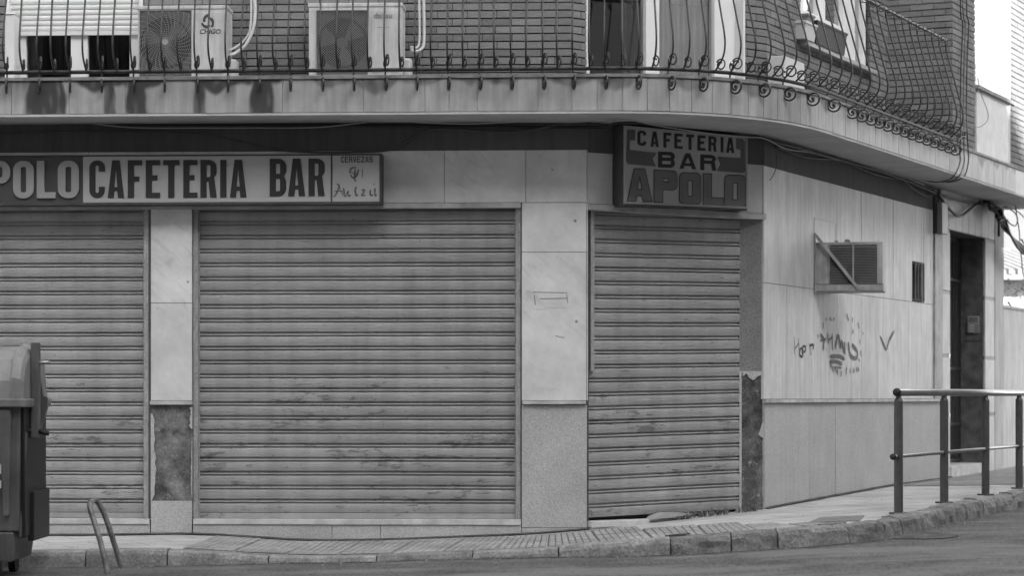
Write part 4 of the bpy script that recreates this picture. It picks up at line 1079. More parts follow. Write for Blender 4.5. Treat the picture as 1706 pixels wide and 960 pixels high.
# ------------------------------------------------------------------ air conditioners
def split_unit(px0, px1, pyt, g0, g1, kind, label):
    fr = F.off(0, .08); u0, u1 = fr.u(px0), fr.u(px1); zt = fr.z(pyt, px0); z0 = ZT + .05
    o = thing('air_conditioner', label, 'air conditioner', (*fr.world(u0), ZT), fr.a, 'outdoor air conditioners on the balcony')
    bm = nb(); vbox(bm, u0, u1, -.29, -.012, z0, zt - .035); obj('casing', bm, M['ac_body'], o, fr, bevel=.012)
    bm = nb(); vbox(bm, u0 - .006, u1 + .004, -.30, .004, zt - .033, zt); obj('top_cover', bm, M['ac_body'], o, fr, bevel=.006)
    a, b = fr.u(g0), fr.u(g1); zc0, zc1 = z0 + .02, fr.z(17, g0)
    bm = nb()
    for q in rects_minus(u0 + .004, u1 - .004, z0, zt - .036, [(a, b, zc0, zc1)]): vbox(bm, q[0], q[1], -.0118, .0, q[2], q[3])
    obj('front_panel', bm, M['ac_body'], o, fr)
    bm = nb(); disc(bm, (a + b) / 2, (zc0 + zc1) / 2, min(b - a, zc1 - zc0) * .49, -.0112, -.0108, 40); obj('fan_well', bm, M['black'], o, fr); bm = nb(); vbox(bm, a, b, -.0119, -.0113, zc0, zc1); obj('grille_back', bm, M['cable_grey'], o, fr)
    cx_, cz_ = (a + b) / 2, (zc0 + zc1) / 2 + (.0 if kind == 2 else .01); rr = min(b - a, zc1 - zc0) / 2
    # fan
    bm = nb()
    for k in range(3):
        a0 = k * 2 * Pi / 3 + .4; pts = [(cx_ + math.cos(a0) * .04, cz_ + math.sin(a0) * .04)] + [(cx_ + math.cos(a0 + t) * rr * .9, cz_ + math.sin(a0 + t) * rr * .9) for t in (-.1, .2, .5, .8)] + [(cx_ + math.cos(a0 + .7) * .05, cz_ + math.sin(a0 + .7) * .05)]
        prism(bm, pts, -.0105, -.009)
    disc(bm, cx_, cz_, .045, -.0105, -.006); obj('fan', bm, M['cable_grey'], o, fr)
    bm = nb(); gv_ = .004
    if kind == 1:
        for k in range(1, 22):
            r_ = k * rr * 1.42 / 21; seg = []
            for j in range(49):
                t = j / 48 * 2 * Pi; x, z = cx_ + r_ * math.cos(t), cz_ + r_ * math.sin(t)
                if a < x < b and zc0 < z < zc1: seg.append((x, -gv_, z))
                else:
                    if len(seg) > 1: tube(bm, seg, .0012, 4)
                    seg = []
            if len(seg) > 1: tube(bm, seg, .0012, 4)
        for k in range(34):
            seg = []
            for j in range(16):
                r_ = .03 + j / 15 * rr * 1.4; t = k / 34 * 2 * Pi + j * .05; x, z = cx_ + r_ * math.cos(t), cz_ + r_ * math.sin(t)
                if a < x < b and zc0 < z < zc1: seg.append((x, -gv_ - .002, z))
            if len(seg) > 1: tube(bm, seg, .0013, 4)
        disc(bm, cx_, cz_, .026, .003, .01, 16)
    else:
        import itertools
        for sg in (1, -1):
            c = -.8
            while c < .8:
                pts = []
                # line z = cz + sg*(x-cx) + c clipped to the opening
                for x in (a, b):
                    pts.append((x, cz_ + sg * (x - cx_) + c))
                (x0, y0), (x1, y1) = pts
                def clip(x0, y0, x1, y1):
                    for lo, hi in ((zc0, zc1),):
                        if max(y0, y1) < lo or min(y0, y1) > hi: return None
                        def cl(xa, ya, xb, yb):
                            if ya < lo: t = (lo - ya) / (yb - ya); return xa + (xb - xa) * t, lo
                            if ya > hi: t = (hi - ya) / (yb - ya); return xa + (xb - xa) * t, hi
                            return xa, ya
                        return cl(x0, y0, x1, y1), cl(x1, y1, x0, y0)
                q = clip(x0, y0, x1, y1)
                if q and abs(q[0][0] - q[1][0]) > .01: tube(bm, [(q[0][0], -gv_ + sg * .002, q[0][1]), (q[1][0], -gv_ + sg * .002, q[1][1])], .0011, 4)
                c += .021
        for z in (zc0, zc1): tube(bm, [(a, -gv_, z), (b, -gv_, z)], .004, 6)
        for x in (a, b): tube(bm, [(x, -gv_, zc0), (x, -gv_, zc1)], .004, 6)
    obj('fan_grille', bm, M['ac_grille'], o, fr)
    # service panel, raised
    bm = nb(); pa = b + .03; vbox(bm, pa, u1 - .03, .0005, .006, z0 + .04, zt - .06); obj('service_panel', bm, M['ac_body'], o, fr, bevel=.003)
    bm = nb(); vbox(bm, u1 + .001, u1 + .07, -.22, -.06, z0, z0 + .17); obj('valve_cover', bm, M['ac_body'], o, fr, bevel=.02)
    for u in (u0 + .12, u1 - .12):
        bm = nb(); vbox(bm, u - .03, u + .03, -.3, .01, ZT, z0); obj('foot', bm, M['ac_old_dark'], o, fr)
    if kind == 1:
        lx, lz = fr.u(346.5), fr.z(36, 346); bm = nb()
        for k in range(3):
            a0 = k * 2 * Pi / 3 + 1.2; pts = [(lx + .052 * math.cos(a0 + t) * (1 - t * .22) + .0, lz + .058 * math.sin(a0 + t) * (1 - t * .22)) for t in (0, .5, 1.0, 1.5, 2.0)]
            ribbon(bm, pts, .026, .0075)
        obj('emblem', bm, M['sign_dark'], o, fr)
        me = text_mesh('CHIGO', .055, .001, .25, .0012, 1.0); me.transform(Matrix.Translation((fr.u(332), -.0075, fr.z(56, 346)))); me.transform(Matrix.Identity(4)); obj('lettering', me, M['sign_dark'], o, fr)
    else:
        me = text_mesh('daitsu', .066, .001, 0, .0008, 1.0); me.transform(Matrix.Translation((fr.u(623), -.0075, fr.z(30, 637)))); obj('lettering', me, M['ac_old_dark'], o, fr)
        bm = nb(); vbox(bm, fr.u(629), fr.u(649), .0062, .007, fr.z(46, 637), fr.z(44.5, 637)); obj('marking', bm, M['ac_old'], o, fr)
    return o
split_unit(229, 378, 9, 232, 319, 1, 'white outdoor air conditioner with spiral grille on the balcony beside the blind')
split_unit(514, 670, 5, 527, 613, 2, 'white outdoor air conditioner with crosshatched grille in mid balcony against bricks')
def cable(name, pts, r, m, label, cat='cable', n=6, sm=8, group=None):
    bm = nb(); tube(bm, smoothpts(pts, sm), r, n); o = obj(name, bm, m, smooth=True, fr=WF); tag(o, label, cat, group or {'insulated_pipe': 'pipes of the air conditioners', 'cable': 'cables under the balcony', 'riser_cable': 'cables down the brick pier', 'loose_cable': 'loose cables at the right edge', 'thin_wire': 'thin wires on the building'}[name]); return o
def fp(fr, x, y, v): p = fr.p(x, y, v); q = fr.M @ p; return q
def fpu(fr, u, z, v): return fr.M @ Vector((u, -v, z))
cable('insulated_pipe', [fp(F, 382, 92, -.05), fp(F, 392, 88, -.1), fp(F, 408, 76, -.12), fp(F, 421, 50, -.14), fp(F, 425, 20, -.15), fp(F, 424, -40, -.15), fpu(F, F.u(424), 6.2, -.15)], .014, M['pipe'], 'white pipe curving up from the air conditioner with the spiral grille', 'pipe')
cable('insulated_pipe', [fp(F, 380, 84, -.06), fp(F, 396, 76, -.12), fp(F, 412, 60, -.14), fp(F, 418, 35, -.15), fp(F, 419, -40, -.15), fpu(F, F.u(419), 6.2, -.15)], .009, M['pipe'], 'thin pale pipe inside the curve left of the thicker pipe', 'pipe')
cable('insulated_pipe', [fp(F, 684, 82, -.08), fp(F, 692, 85, -.1), fp(F, 701, 82, -.12), fp(F, 706, 72, -.14), fp(F, 706.5, 40, -.15), fp(F, 706, -40, -.15), fpu(F, F.u(706), 6.2, -.15)], .013, M['pipe'], 'white pipe hooking up from the air conditioner with the crosshatched grille', 'pipe')
cable('insulated_pipe', [fp(F, 684, 78, -.08), fp(F, 693, 79, -.11), fp(F, 698, 72, -.13), fp(F, 699, 40, -.15), fp(F, 698.5, -40, -.15), fpu(F, F.u(698), 6.2, -.15)], .010, M['pipe'], 'white pipe just inside the hook by the crosshatched unit', 'pipe')
# old window unit on the side wall
AF0 = S.off(S.u(1357), 0); AA = SA - Pi / 2 + R(14)
AFr = Fr(*S.world(S.u(1357), .0), AA)
AL = AFr.u(1471); zt = AFr.z(403, 1420); zbm = AFr.z(474, 1420)
o = thing('window_air_conditioner', 'old boxy louvred air conditioner on a steel bracket sticking out of the side wall', 'air conditioner', (*AFr.world(0), zbm), AA)
dpt = .52
bm = nb(); box(bm, .005, AL, .006, dpt, zbm, zt); obj('casing', bm, M['ac_old'], o, AFr, bevel=.008)
lv0, lv1, lvm = AFr.u(1383), AFr.u(1461), AFr.u(1421.5)
bm = nb(); vbox(bm, lv0, lv1, -.0055, .0005, zbm + .006, zt - .028); obj('louvre_well', bm, M['black'], o, AFr)
bm = nb(); z = zbm + .012
while z < zt - .034:
    for a, b in ((lv0 + .003, lvm - .006), (lvm + .006, lv1 - .003)):
        v0 = [bm.verts.new(q) for q in ((a, -.0012, z), (b, -.0012, z), (b, -.011, z - .007), (a, -.011, z - .007))]; bm.faces.new(v0)
        v0 = [bm.verts.new(q) for q in ((a, -.0012, z + .002), (b, -.0012, z + .002), (b, -.011, z - .005), (a, -.011, z - .005))]; bm.faces.new(v0)
    z += .0148
obj('louvres', bm, M['ac_old_dark'], o, AFr)
bm = nb(); vbox(bm, lvm - .008, lvm + .008, .001, .014, zbm + .01, zt - .03)
vbox(bm, lv0 - .005, lv0 - .001, .0005, .006, zbm + .002, zt - .025); vbox(bm, lv1 + .001, lv1 + .03, .0005, .012, zbm + .002, zt - .025)
obj('louvre_frame', bm, M['ac_old'], o, AFr)
bm = nb(); box(bm, -.0, AL + .006, -.012, dpt + .01, zbm - .06, zbm - .003); obj('tray', bm, M['ac_old'], o, AFr, bevel=.004)
for y_, yy in ((0, -.018), (1, dpt + .02)):
    bm = nb(); br0 = Vector((.012, yy, AFr.z(392, 1357))); br1 = Vector((AFr.u(1431), yy, AFr.z(482, 1430)))
    d = (br1 - br0).normalized(); nn2 = Vector((-d.z, 0, d.x)) * .015
    q = [br0 + nn2, br1 + nn2, br1 - nn2, br0 - nn2]
    a = [bm.verts.new(p + Vector((0, -.008, 0))) for p in q]; b = [bm.verts.new(p + Vector((0, .004, 0))) for p in q]
    bm.faces.new(a); bm.faces.new(b)
    for i in range(4): bm.faces.new((a[i], a[(i + 1) % 4], b[(i + 1) % 4], b[i]))
    box(bm, 0, .014, yy - .01, yy + .012, zbm - .09, br0.z + .02)
    obj('bracket_arm', bm, M['ac_old'], o, AFr, bevel=.002)
bm = nb(); disc(bm, .30, zt + .0, .03, -.12, -.06, 14); disc(bm, .20, zt + .0, .018, -.10, -.06, 10); obj('conduit_nut', bm, M['ac_old_dark'], o, AFr)

# intercom on the door jamb
JF = Fr(*S.world(sd1 - .022, -.31), SA - Pi / 2)
ju0, ju1 = JF.u(1607), JF.u(1640)
o = thing('intercom', 'grey intercom panel with push buttons on the dark door jamb', 'intercom', (*JF.world(JF.u(1622)), JF.z(540, 1622)), JF.a)
bm = nb(); vbox(bm, JF.u(1607), JF.u(1638), 0.001, .006, JF.z(568, 1622), JF.z(512, 1622)); obj('back_plate', bm, M['marble_dark'], o, JF)
bm = nb(); vbox(bm, JF.u(1613), JF.u(1632), .007, .03, JF.z(555, 1622), JF.z(527, 1622)); obj('panel', bm, M['intercom'], o, JF, bevel=.003)
bm = nb(); vbox(bm, JF.u(1615), JF.u(1630), .0302, .032, JF.z(538, 1622), JF.z(529, 1622)); obj('speaker_grille', bm, M['ac_old_dark'], o, JF)
for r_ in range(3):
    for c_ in range(2):
        bm = nb(); uu = JF.u(1617 + c_ * 7.5); zz = JF.z(542 + r_ * 4.5, 1622); vbox(bm, uu, uu + .05, .0302, .034, zz - .012, zz); obj('button', bm, M['offwhite'] if c_ == 0 else M['ac_old_dark'], o, JF)

# pots, planter and box on the balcony
SFi = US.off(0, .0)
def pot(name, label, cat, px0, px1, pyb, pyt, taper, m, v0, v1, rim=True, zb__=None):
    z0 = zb__ if zb__ is not None else US.z(pyb, px0); z1 = z0 + (pyb - pyt) * US.Y(px0) / FPX; u0, u1 = US.u(px0, v1), US.u(px1, v1)
    t_ = thing(name, label, cat, (*US.world((u0 + u1) / 2, (v0 + v1) / 2), z0), SA)
    bm = nb(); q = [bm.verts.new(p) for p in ((u0 + taper, -v0 - taper, z0), (u1 - taper, -v0 - taper, z0), (u1 - taper, -v1 + taper, z0), (u0 + taper, -v1 + taper, z0))]
    r_ = [bm.verts.new(p) for p in ((u0, -v0, z1), (u1, -v0, z1), (u1, -v1, z1), (u0, -v1, z1))]
    bm.faces.new(q)
    for i in range(4): bm.faces.new((q[i], q[(i + 1) % 4], r_[(i + 1) % 4], r_[i]))
    obj('body', bm, m, t_, US)
    bm = nb(); vbox(bm, u0 - .008, u1 + .008, v0 - .008, v1 + .008, z1 - .002, z1 + .022); obj('rim', bm, m, t_, US, bevel=.002)
    return t_
pot('flower_pot', 'pale tapered square pot on the side window sill next to the dark planter', 'flower pot', 1342, 1361, 73, 48, .02, M['offwhite'], -.03, .10, zb__=zw0)
pot('window_box', 'long dark planter trough on the side window sill', 'planter', 1362, 1411, 84, 50, .02, M['black'], -.04, .10, zb__=zw0)
pot('flower_pot', 'small dark pot with a black rim on top of the pale pot', 'flower pot', 1346, 1357, 48, 37, .008, M['ac_old_dark'], .0, .075, zb__=zw0 + .17)
bm = nb(); BXF = US.off(0, .12); vbox(bm, BXF.u(1296), BXF.u(1330), -.1, .06, ZT, BXF.z(94, 1300)); tag(obj('storage_box', bm, M['offwhite'], fr=BXF, bevel=.01), 'white storage box on the balcony floor below the side window', 'box')
bm = nb(); BXF = UF.off(0, .2); vbox(bm, BXF.u(13), BXF.u(29), -.1, .1, ZT, BXF.z(27, 20)); vbox(bm, BXF.u(12), BXF.u(30), -.11, .11, BXF.z(27, 20), BXF.z(24, 20)); tag(obj('balcony_cabinet', bm, M['white'], fr=BXF, bevel=.008), 'narrow white cabinet on the balcony left of the blind', 'cabinet')

# ------------------------------------------------------------------ cables under the balcony
def fw(x, y, v, fr=F): return fp(fr, x, y, v)
cable('thin_wire', [fw(-60, 200, .03), fw(90, 200, .03), fw(215, 212, .03), fw(330, 213, .03), fw(420, 213, .03), fw(530, 212, .03), fw(640, 201, .03), fw(700, 204, .03), fw(780, 206, .03), fw(860, 203, .03), fw(960, 203, .03), fw(1035, 198, .2),
                    fp(CF, 1100, 210, .02), fp(CF, 1180, 222, .02), fp(CF, 1243, 228, .02), fp(S, 1275, 231, .05), fp(S, 1310, 248, .04), fp(S, 1350, 254, .04), fp(S, 1390, 265, .04), fp(S, 1430, 275, .05), fp(S, 1470, 285, .05), fp(S, 1500, 293, .05), fp(S, 1540, 308, .05)], .0055, M['wire_pale'], 'pale thin wire running along the whole wall just under the balcony', 'wire')
cable('cable', [fw(-60, 203, .02), fw(200, 206, .02), fw(500, 207, .02), fw(800, 211, .02), fw(990, 212, .02), fw(1030, 205, .25), fp(CF, 1100, 206, -.03), fp(CF, 1180, 216, -.03), fp(CF, 1243, 222, -.03), fp(S, 1290, 236, .05), fp(S, 1350, 252, .05), fp(S, 1420, 272, .05), fp(S, 1500, 297, .05), fp(S, 1560, 322, .05), fp(S, 1620, 338, .05), fp(S, 1665, 347, .06)], .012, M['cable'], 'thick black cable following the wall under the balcony', 'cable', group=None)
cable('cable', [fw(-60, 222, .012), fw(300, 221, .012), fw(480, 251, .012), fw(620, 252, .014), fw(662, 245, .014), fw(700, 222, .014), fw(740, 215, .014), fw(850, 220, .014), fw(940, 206, .014)], .008, M['cable_grey'], 'dark cable sagging on the painted band above the long sign', 'cable')
cable('cable', [fp(S, 1290, 243, .03), fp(S, 1340, 262, .03), fp(S, 1400, 268, .03), fp(S, 1460, 291, .03), fp(S, 1520, 303, .03), fp(S, 1560, 318, .03)], .009, M['cable'], 'black cable under the balcony along the side wall, lowest of the bundle there', 'cable')
cable('cable', [fp(S, 1500, 296, .05), fp(S, 1525, 317, .04), fp(S, 1545, 327, .04), fp(S, 1560, 322, .05)], .008, M['cable_grey'], 'short slack dark cable left of the cable box', 'cable')
cable('cable', [fp(S, 1563, 322, .06), fp(S, 1576, 342, .06), fp(S, 1592, 358, .06), fp(S, 1603, 359, .06), fp(S, 1616, 349, .06), fp(S, 1632, 339, .06), fp(S, 1655, 343, .06)], .017, M['cable'], 'thick black cable loop sagging over the side door', 'cable')
cable('cable', [fp(S, 1293, 256, .02), fp(S, 1294, 275, .02), fp(S, 1288, 293, .02), fp(S, 1282, 300, .02)], .004, M['cable_grey'], 'thin loose cable end hanging on the side marble near the corner sign', 'cable')
# riser cables down the brick pier
def pv(x, y, v): return fp(PF, x, y, v)
rr_ = [('second', 1602, 1600), ('first', 1606, 1605), ('outer', 1612, 1610)]
lab = ['leftmost of the vertical cables running down the brick pier', 'pale middle cable running down the brick pier', 'rightmost of the vertical cables running down the brick pier']
for k, ((nm, xa, xb), lb) in enumerate(zip(rr_, lab)):
    cable('riser_cable', [fpu(PF, PF.u(xa - 3), 7.3, .02), pv(xa - 2, 0, .02), pv(xa + 2, 40, .02), pv(xb + 1, 110, .03), pv(xb, 180, .04), pv(xb + 1, 215, .12), pv(xb - 1 + k * 2, 250, .12), pv(xb - 1 + k * 2, 272, .12), pv(xb - 14 + k * 4, 296, .06), fp(S, 1562 + k * 6, 303, .25), fp(S, 1540 + k * 4, 300 - k * 6, .12), fp(S, 1515, 292 - k * 5, .1)], .0065 if k != 1 else .006, M['cable'] if k != 1 else M['cable_grey'], lb, 'cable')
cable('thin_wire', [fp(PQ, 1629, 130, .02), fp(PQ, 1634, 155, .03), fp(PQ, 1645, 185, .05), fp(PQ, 1645, 200, .05), fp(PQ, 1635, 210, .05), pv(1622, 213, .05), pv(1600, 222, .12)], .0035, M['cable'], 'thin wire curving down from the white parapet to the railing end', 'wire')
# cable box and tangle by the door
bm = nb(); vbox(bm, S.u(1558), S.u(1567.5), .021, .08, S.z(390, 1562), S.z(338, 1562)); tag(obj('cable_box', bm, M['panel_grey'], fr=S, bevel=.006), 'narrow grey cable box high on the wall left of the side door', 'junction box')
bm = nb(); tube(bm, [fp(S, 1555.5, 325, .04), fp(S, 1556, 390, .04)], .012, 6); tag(obj('conduit', bm, M['cable'], fr=WF), 'short black conduit beside the grey cable box', 'conduit')
bm = nb(); tube(bm, [fp(S, 1664, 352, .04), fp(S, 1664, 394, .04)], .016, 6); tag(obj('conduit', bm, M['cable'], fr=WF), 'short black conduit on the rendered pier right of the door', 'conduit')
for k in range(26):
    r1, r2, r3 = [random.uniform(-1, 1) for _ in range(3)]
    pts = [fp(S, 1640 + r1 * 10, 338 + r2 * 4, .07 + .05 * r3), fp(S, 1655 + r2 * 5, 347 + r1 * 6, .12 + .05 * r1), fp(S, 1664 + r1 * 5, 358 + r2 * 12, .16 + .06 * r2), fp(S, 1672 + r3 * 3, 370 + r1 * 10, .22), fp(S, 1684 + r2 * 3, 392 + r2 * 5, .24 + .03 * r3), fp(S, 1700 + r2 * 3, 412 + r3 * 5, .25), fp(S, 1720, 428 + r1 * 6, .3)]
    if k == 0:
        tangle = thing('cable_bundle', 'tangled thick bundle of black cables leaving the building end at the right edge', 'cables', pts[2])
    bm = nb(); tube(bm, smoothpts(pts, 6), random.uniform(.007, .014), 6)
    obj('cable', bm, M['cable'], tangle, WF, smooth=True)
cable('loose_cable', [fp(S, 1672, 345, .2), fp(S, 1688, 352, .2), fp(S, 1695, 364, .2), fp(S, 1692, 376, .2), fp(S, 1683, 373, .2), fp(S, 1678, 366, .2)], .008, M['cable'], 'black cable loop against the bright background at the right edge', 'cable')
cable('loose_cable', [fp(S, 1692, 343, .2), fp(S, 1694, 360, .2), fp(S, 1698, 385, .2), fp(S, 1699, 402, .2)], .007, M['cable'], 'black cable dropping straight to the lamp at the right edge', 'cable')
cable('loose_cable', [fp(S, 1676, 344, .2), fp(S, 1692, 350, .2), fp(S, 1706, 362, .2), fp(S, 1722, 380, .2)], .007, M['cable'], 'black cable slanting out of the frame above the lamp', 'cable')
cable('loose_cable', [fp(S, 1700, 418, .22), fp(S, 1702, 430, .2), fp(S, 1704, 455, .2), fp(S, 1712, 480, .2)], .007, M['cable'], 'black cable trailing down below the lamp at the right edge', 'cable')
LMP = S.off(S.u(1688), .22)
o = thing('street_lamp', 'dark boxy street lamp head hanging among the cables at the right edge', 'lamp', (*LMP.world(0), LMP.z(415, 1688)), 0)
T_ = Matrix.Translation((*LMP.world(0), LMP.z(414, 1688))) @ Matrix.Rotation(R(-22), 4, 'Y') 
bm = nb()
a = [bm.verts.new(p) for p in ((-.09, -.07, -.06), (.09, -.07, -.06), (.09, .07, -.06), (-.09, .07, -.06))]; b = [bm.verts.new(p) for p in ((-.07, -.05, .06), (.075, -.05, .06), (.075, .05, .06), (-.07, .05, .06))]
bm.faces.new(a); bm.faces.new(b)
for i in range(4): bm.faces.new((a[i], a[(i + 1) % 4], b[(i + 1) % 4], b[i]))
obj('lamp_head', bm, M['ac_old_dark'], o, M=T_, bevel=.01)
bm = nb(); tube(bm, [(.0, 0, .06), (-.03, 0, .12), (-.05, .0, .2)], .012, 6); obj('lamp_arm', bm, M['cable'], o, M=T_)

# ------------------------------------------------------------------ graffiti and paper traces on the stone (coats on the facing)
kz = 290 / 994.
gl1 = [[(180, 620), (184, 725)], [(205, 630), (210, 725)], [(184, 690), (207, 660)], [(215, 690), (212, 725), (226, 735), (226, 690), (216, 690)], [(230, 670), (232, 740)], [(230, 675), (246, 680), (242, 705), (234, 708)], [(252, 665), (253, 670)], [(268, 660), (278, 726)], [(268, 672), (290, 668), (288, 695)]]
obj('graffiti', strokes(S, gl1, .026, .0032, 1270, 380, kz), M['graffiti'], B, S, label='small dark handwritten word on the side wall')
gl2 = [[(370, 600), (378, 660)], [(378, 640), (400, 625)], [(398, 600), (400, 700)], [(415, 690), (432, 615), (448, 690)], [(450, 640), (470, 715), (468, 650)], [(490, 650), (500, 720), (525, 745), (540, 735), (538, 700), (510, 665)], [(385, 735), (440, 735), (470, 750)], [(385, 765), (420, 765), (455, 778)],
       [(480, 490), (492, 530)], [(515, 510), (512, 540)], [(545, 540), (552, 575)], [(518, 580), (514, 605)], [(572, 595), (575, 610)], [(556, 635), (558, 665)], [(560, 700), (563, 735)], [(550, 745), (552, 765)], [(348, 540), (345, 575)], [(362, 515), (368, 530)], [(385, 510), (392, 530)], [(410, 510), (405, 530)], [(330, 610), (350, 640), (345, 700)], [(330, 645), (362, 635)], [(315, 610), (318, 625)],
       [(385, 760), (390, 800)], [(395, 780), (405, 825)], [(410, 800), (430, 830)], [(405, 795), (450, 800)], [(430, 800), (428, 840)], [(450, 815), (448, 850)], [(480, 795), (478, 835)], [(500, 800), (503, 830)], [(520, 800), (522, 828)], [(535, 795), (540, 825)], [(548, 795), (548, 820)]]
obj('graffiti', strokes(S, gl2, .046, .0032, 1270, 380, kz), M['graffiti_faint'], B, S, label='faded sprayed scribble ringed by short dashes under the louvred air conditioner')
obj('graffiti', strokes(S, [[(672, 620), (690, 660), (706, 700)], [(706, 700), (725, 640), (752, 588)]], .040, .0032, 1270, 380, kz), M['graffiti_faint'], B, S, label='faded sprayed tick mark on the side wall')
tp = [[(888, 487), (945, 488)], [(890, 492), (892, 508)], [(944, 490), (946, 505)], [(900, 498), (945, 497)], [(925, 560), (940, 563)]]
obj('tape_trace', strokes(F, tp, .012, .003, 0, 0, 1), M['granite_grey'], B, F)
obj('tape_trace', strokes(F, [[(905, 511), (950, 513)], [(893, 516), (915, 514)], [(900, 648), (935, 649)]], .014, .0034, 0, 0, 1), M['paper'], B, F)

# ------------------------------------------------------------------ street railing
rp = []
for px, py in ((1497, 857), (1573, 841), (1642, 828), (1698, 815), (1750, 804), (1800, 795)):
    t = (px - CX) / FPX; Y = 18.9
    for _ in range(30): Y = .5 * Y + .5 * FPX * (EYE - zsw(t * Y)) / (py - HY)
    rp.append((t * Y, Y))
# posts stand on one straight line
(xa, ya), (xb, yb) = rp[0], rp[3]; dl = math.hypot(xb - xa, yb - ya); dd = ((xb - xa) / dl, (yb - ya) / dl)
ra = math.atan2(dd[1], dd[0]); RF = Fr(xa, ya, ra)
o = thing('street_railing', 'round galvanised handrail on dark posts along the kerb of the side street', 'railing', (xa, ya, zsw(xa)), ra)
upos = [0] + [RF.u(p) for p in (1573, 1642, 1698, 1747, 1790)]
ztop = RF.z(654, 1497)
L_ = upos[-1]
bm = nb(); tube(bm, [(-.04, 0, ztop), (L_, 0, ztop)], .031, 16); obj('handrail', bm, M['zinc'], o, RF, smooth=True)
bm = nb(); tube(bm, [(-.055, 0, ztop), (-.0405, 0, ztop)], .034, 16); obj('end_cap', bm, M['black'], o, RF, smooth=True)
zm = RF.z(761, 1497)
bm = nb(); tube(bm, [(-.16, 0, zm), (L_, 0, zm)], .016, 12); obj('mid_rail', bm, M['zinc'], o, RF, smooth=True)
bm = nb(); tube(bm, [(-.175, 0, zm), (-.15, 0, zm)], .026, 12); tube(bm, [(-.085, 0, zm), (-.04, 0, zm)], .024, 12); obj('end_cap', bm, M['black'], o, RF, smooth=True)
for i, u in enumerate(upos):
    x, y = RF.world(u); zg = zsw(x, y)
    bm = nb(); tube(bm, [(u, 0, zg), (u, 0, ztop - .07)], .037, 16); tube(bm, [(u, 0, ztop - .07), (u, 0, ztop - .045)], [.037, .024], 16); tube(bm, [(u, 0, ztop - .045), (u, 0, ztop - .02)], .024, 12)
    pst = obj('post', bm, M['post'], o, RF, smooth=True)
    es = pst.modifiers.new('es', 'EDGE_SPLIT')
    bm = nb(); disc_pts = [(u + .078 * math.cos(2 * Pi * k / 20), .078 * math.sin(2 * Pi * k / 20)) for k in range(20)]
    a = [bm.verts.new((p[0], p[1], zg)) for p in disc_pts]; b = [bm.verts.new((p[0], p[1], zg + .014)) for p in disc_pts]; bm.faces.new(b)
    for k in range(20): bm.faces.new((a[k], a[(k + 1) % 20], b[(k + 1) % 20], b[k]))
    obj('base_flange', bm, M['post'], pst, RF)
    for sg in (-1, 1):
        bm = nb(); tube(bm, [(u + sg * .036, 0, zm), (u + sg * .055, 0, zm)], .023, 12); obj('collar', bm, M['black'], pst, RF, smooth=True)

# ------------------------------------------------------------------ steel hoop at the kerb
hx, hy = -2.93, 17.9
def gp(px, Y, z): return Vector(((px - CX) / FPX * Y, Y, z))
zr = zrd(-2.93, 17.8)
hp = [gp(181, 17.68, zr - .03), gp(168, 17.72, zr + .22), gp(153, 17.78, zr + .43), gp(149.5, 17.83, zr + .49), gp(152, 17.9, zr + .515), gp(158, 17.99, zr + .52), gp(164, 18.05, zr + .50), gp(175, 18.09, zr + .40), gp(189, 18.13, zr + .21), gp(205, 18.18, zr - .03)]
bm = nb(); tube(bm, smoothpts(hp, 6), .021, 12); tag(obj('bin_stop_hoop', bm, M['hoop'], fr=WF, smooth=True), 'scuffed leaning grey steel hoop in the road beside the rubbish container', 'bollard')

# ------------------------------------------------------------------ rubbish container
zg = zrd(-3.8, 17.6); bx1 = -3.50; yF, yB = 17.18, 18.06
BN = thing('rubbish_container', 'large dark plastic rubbish container cut off by the left picture edge', 'container', (-4.4, 17.6, zg))
zrim = EYE + (HY - 672) * yF / FPX; ztp = EYE + (HY - 578) * yF / FPX
def hexa(bm, lo, hi):  # lo/hi = (x0,x1,y0,y1,z)
    a = [bm.verts.new(p) for p in ((lo[0], lo[2], lo[4]), (lo[1], lo[2], lo[4]), (lo[1], lo[3], lo[4]), (lo[0], lo[3], lo[4]))]
    b = [bm.verts.new(p) for p in ((hi[0], hi[2], hi[4]), (hi[1], hi[2], hi[4]), (hi[1], hi[3], hi[4]), (hi[0], hi[3], hi[4]))]
    bm.faces.new(a); bm.faces.new(b)
    for i in range(4): bm.faces.new((a[i], a[(i + 1) % 4], b[(i + 1) % 4], b[i]))
bm = nb(); hexa(bm, (-5.1, bx1 - .02, yF + .06, yB - .02, zg + .34), (-5.25, bx1, yF, yB, zrim - .02))
for k in range(7): # moulded front ribs
    x = bx1 - .10 - k * .24; hexa(bm, (x - .02, x + .02, yF + .015, yF + .07, zg + .45), (x - .045, x + .045, yF - .03, yF + .03, zrim - .04))
obj('body', bm, M['bin_body'], BN, WF, bevel=.012)
bm = nb(); hexa(bm, (-5.05, bx1 - .08, yF + .10, yB - .06, zg + .12), (-5.1, bx1 - .05, yF + .04, yB - .03, zg + .335)); obj('base_skirt', bm, M['bin_body'], BN, WF, bevel=.01)
bm = nb(); hexa(bm, (-5.3, bx1 + .05, yF - .05, yB + .03, zrim - .03), (-5.3, bx1 + .06, yF - .055, yB + .03, zrim + .03)); obj('rim', bm, M['bin_lid'], BN, WF, bevel=.008)
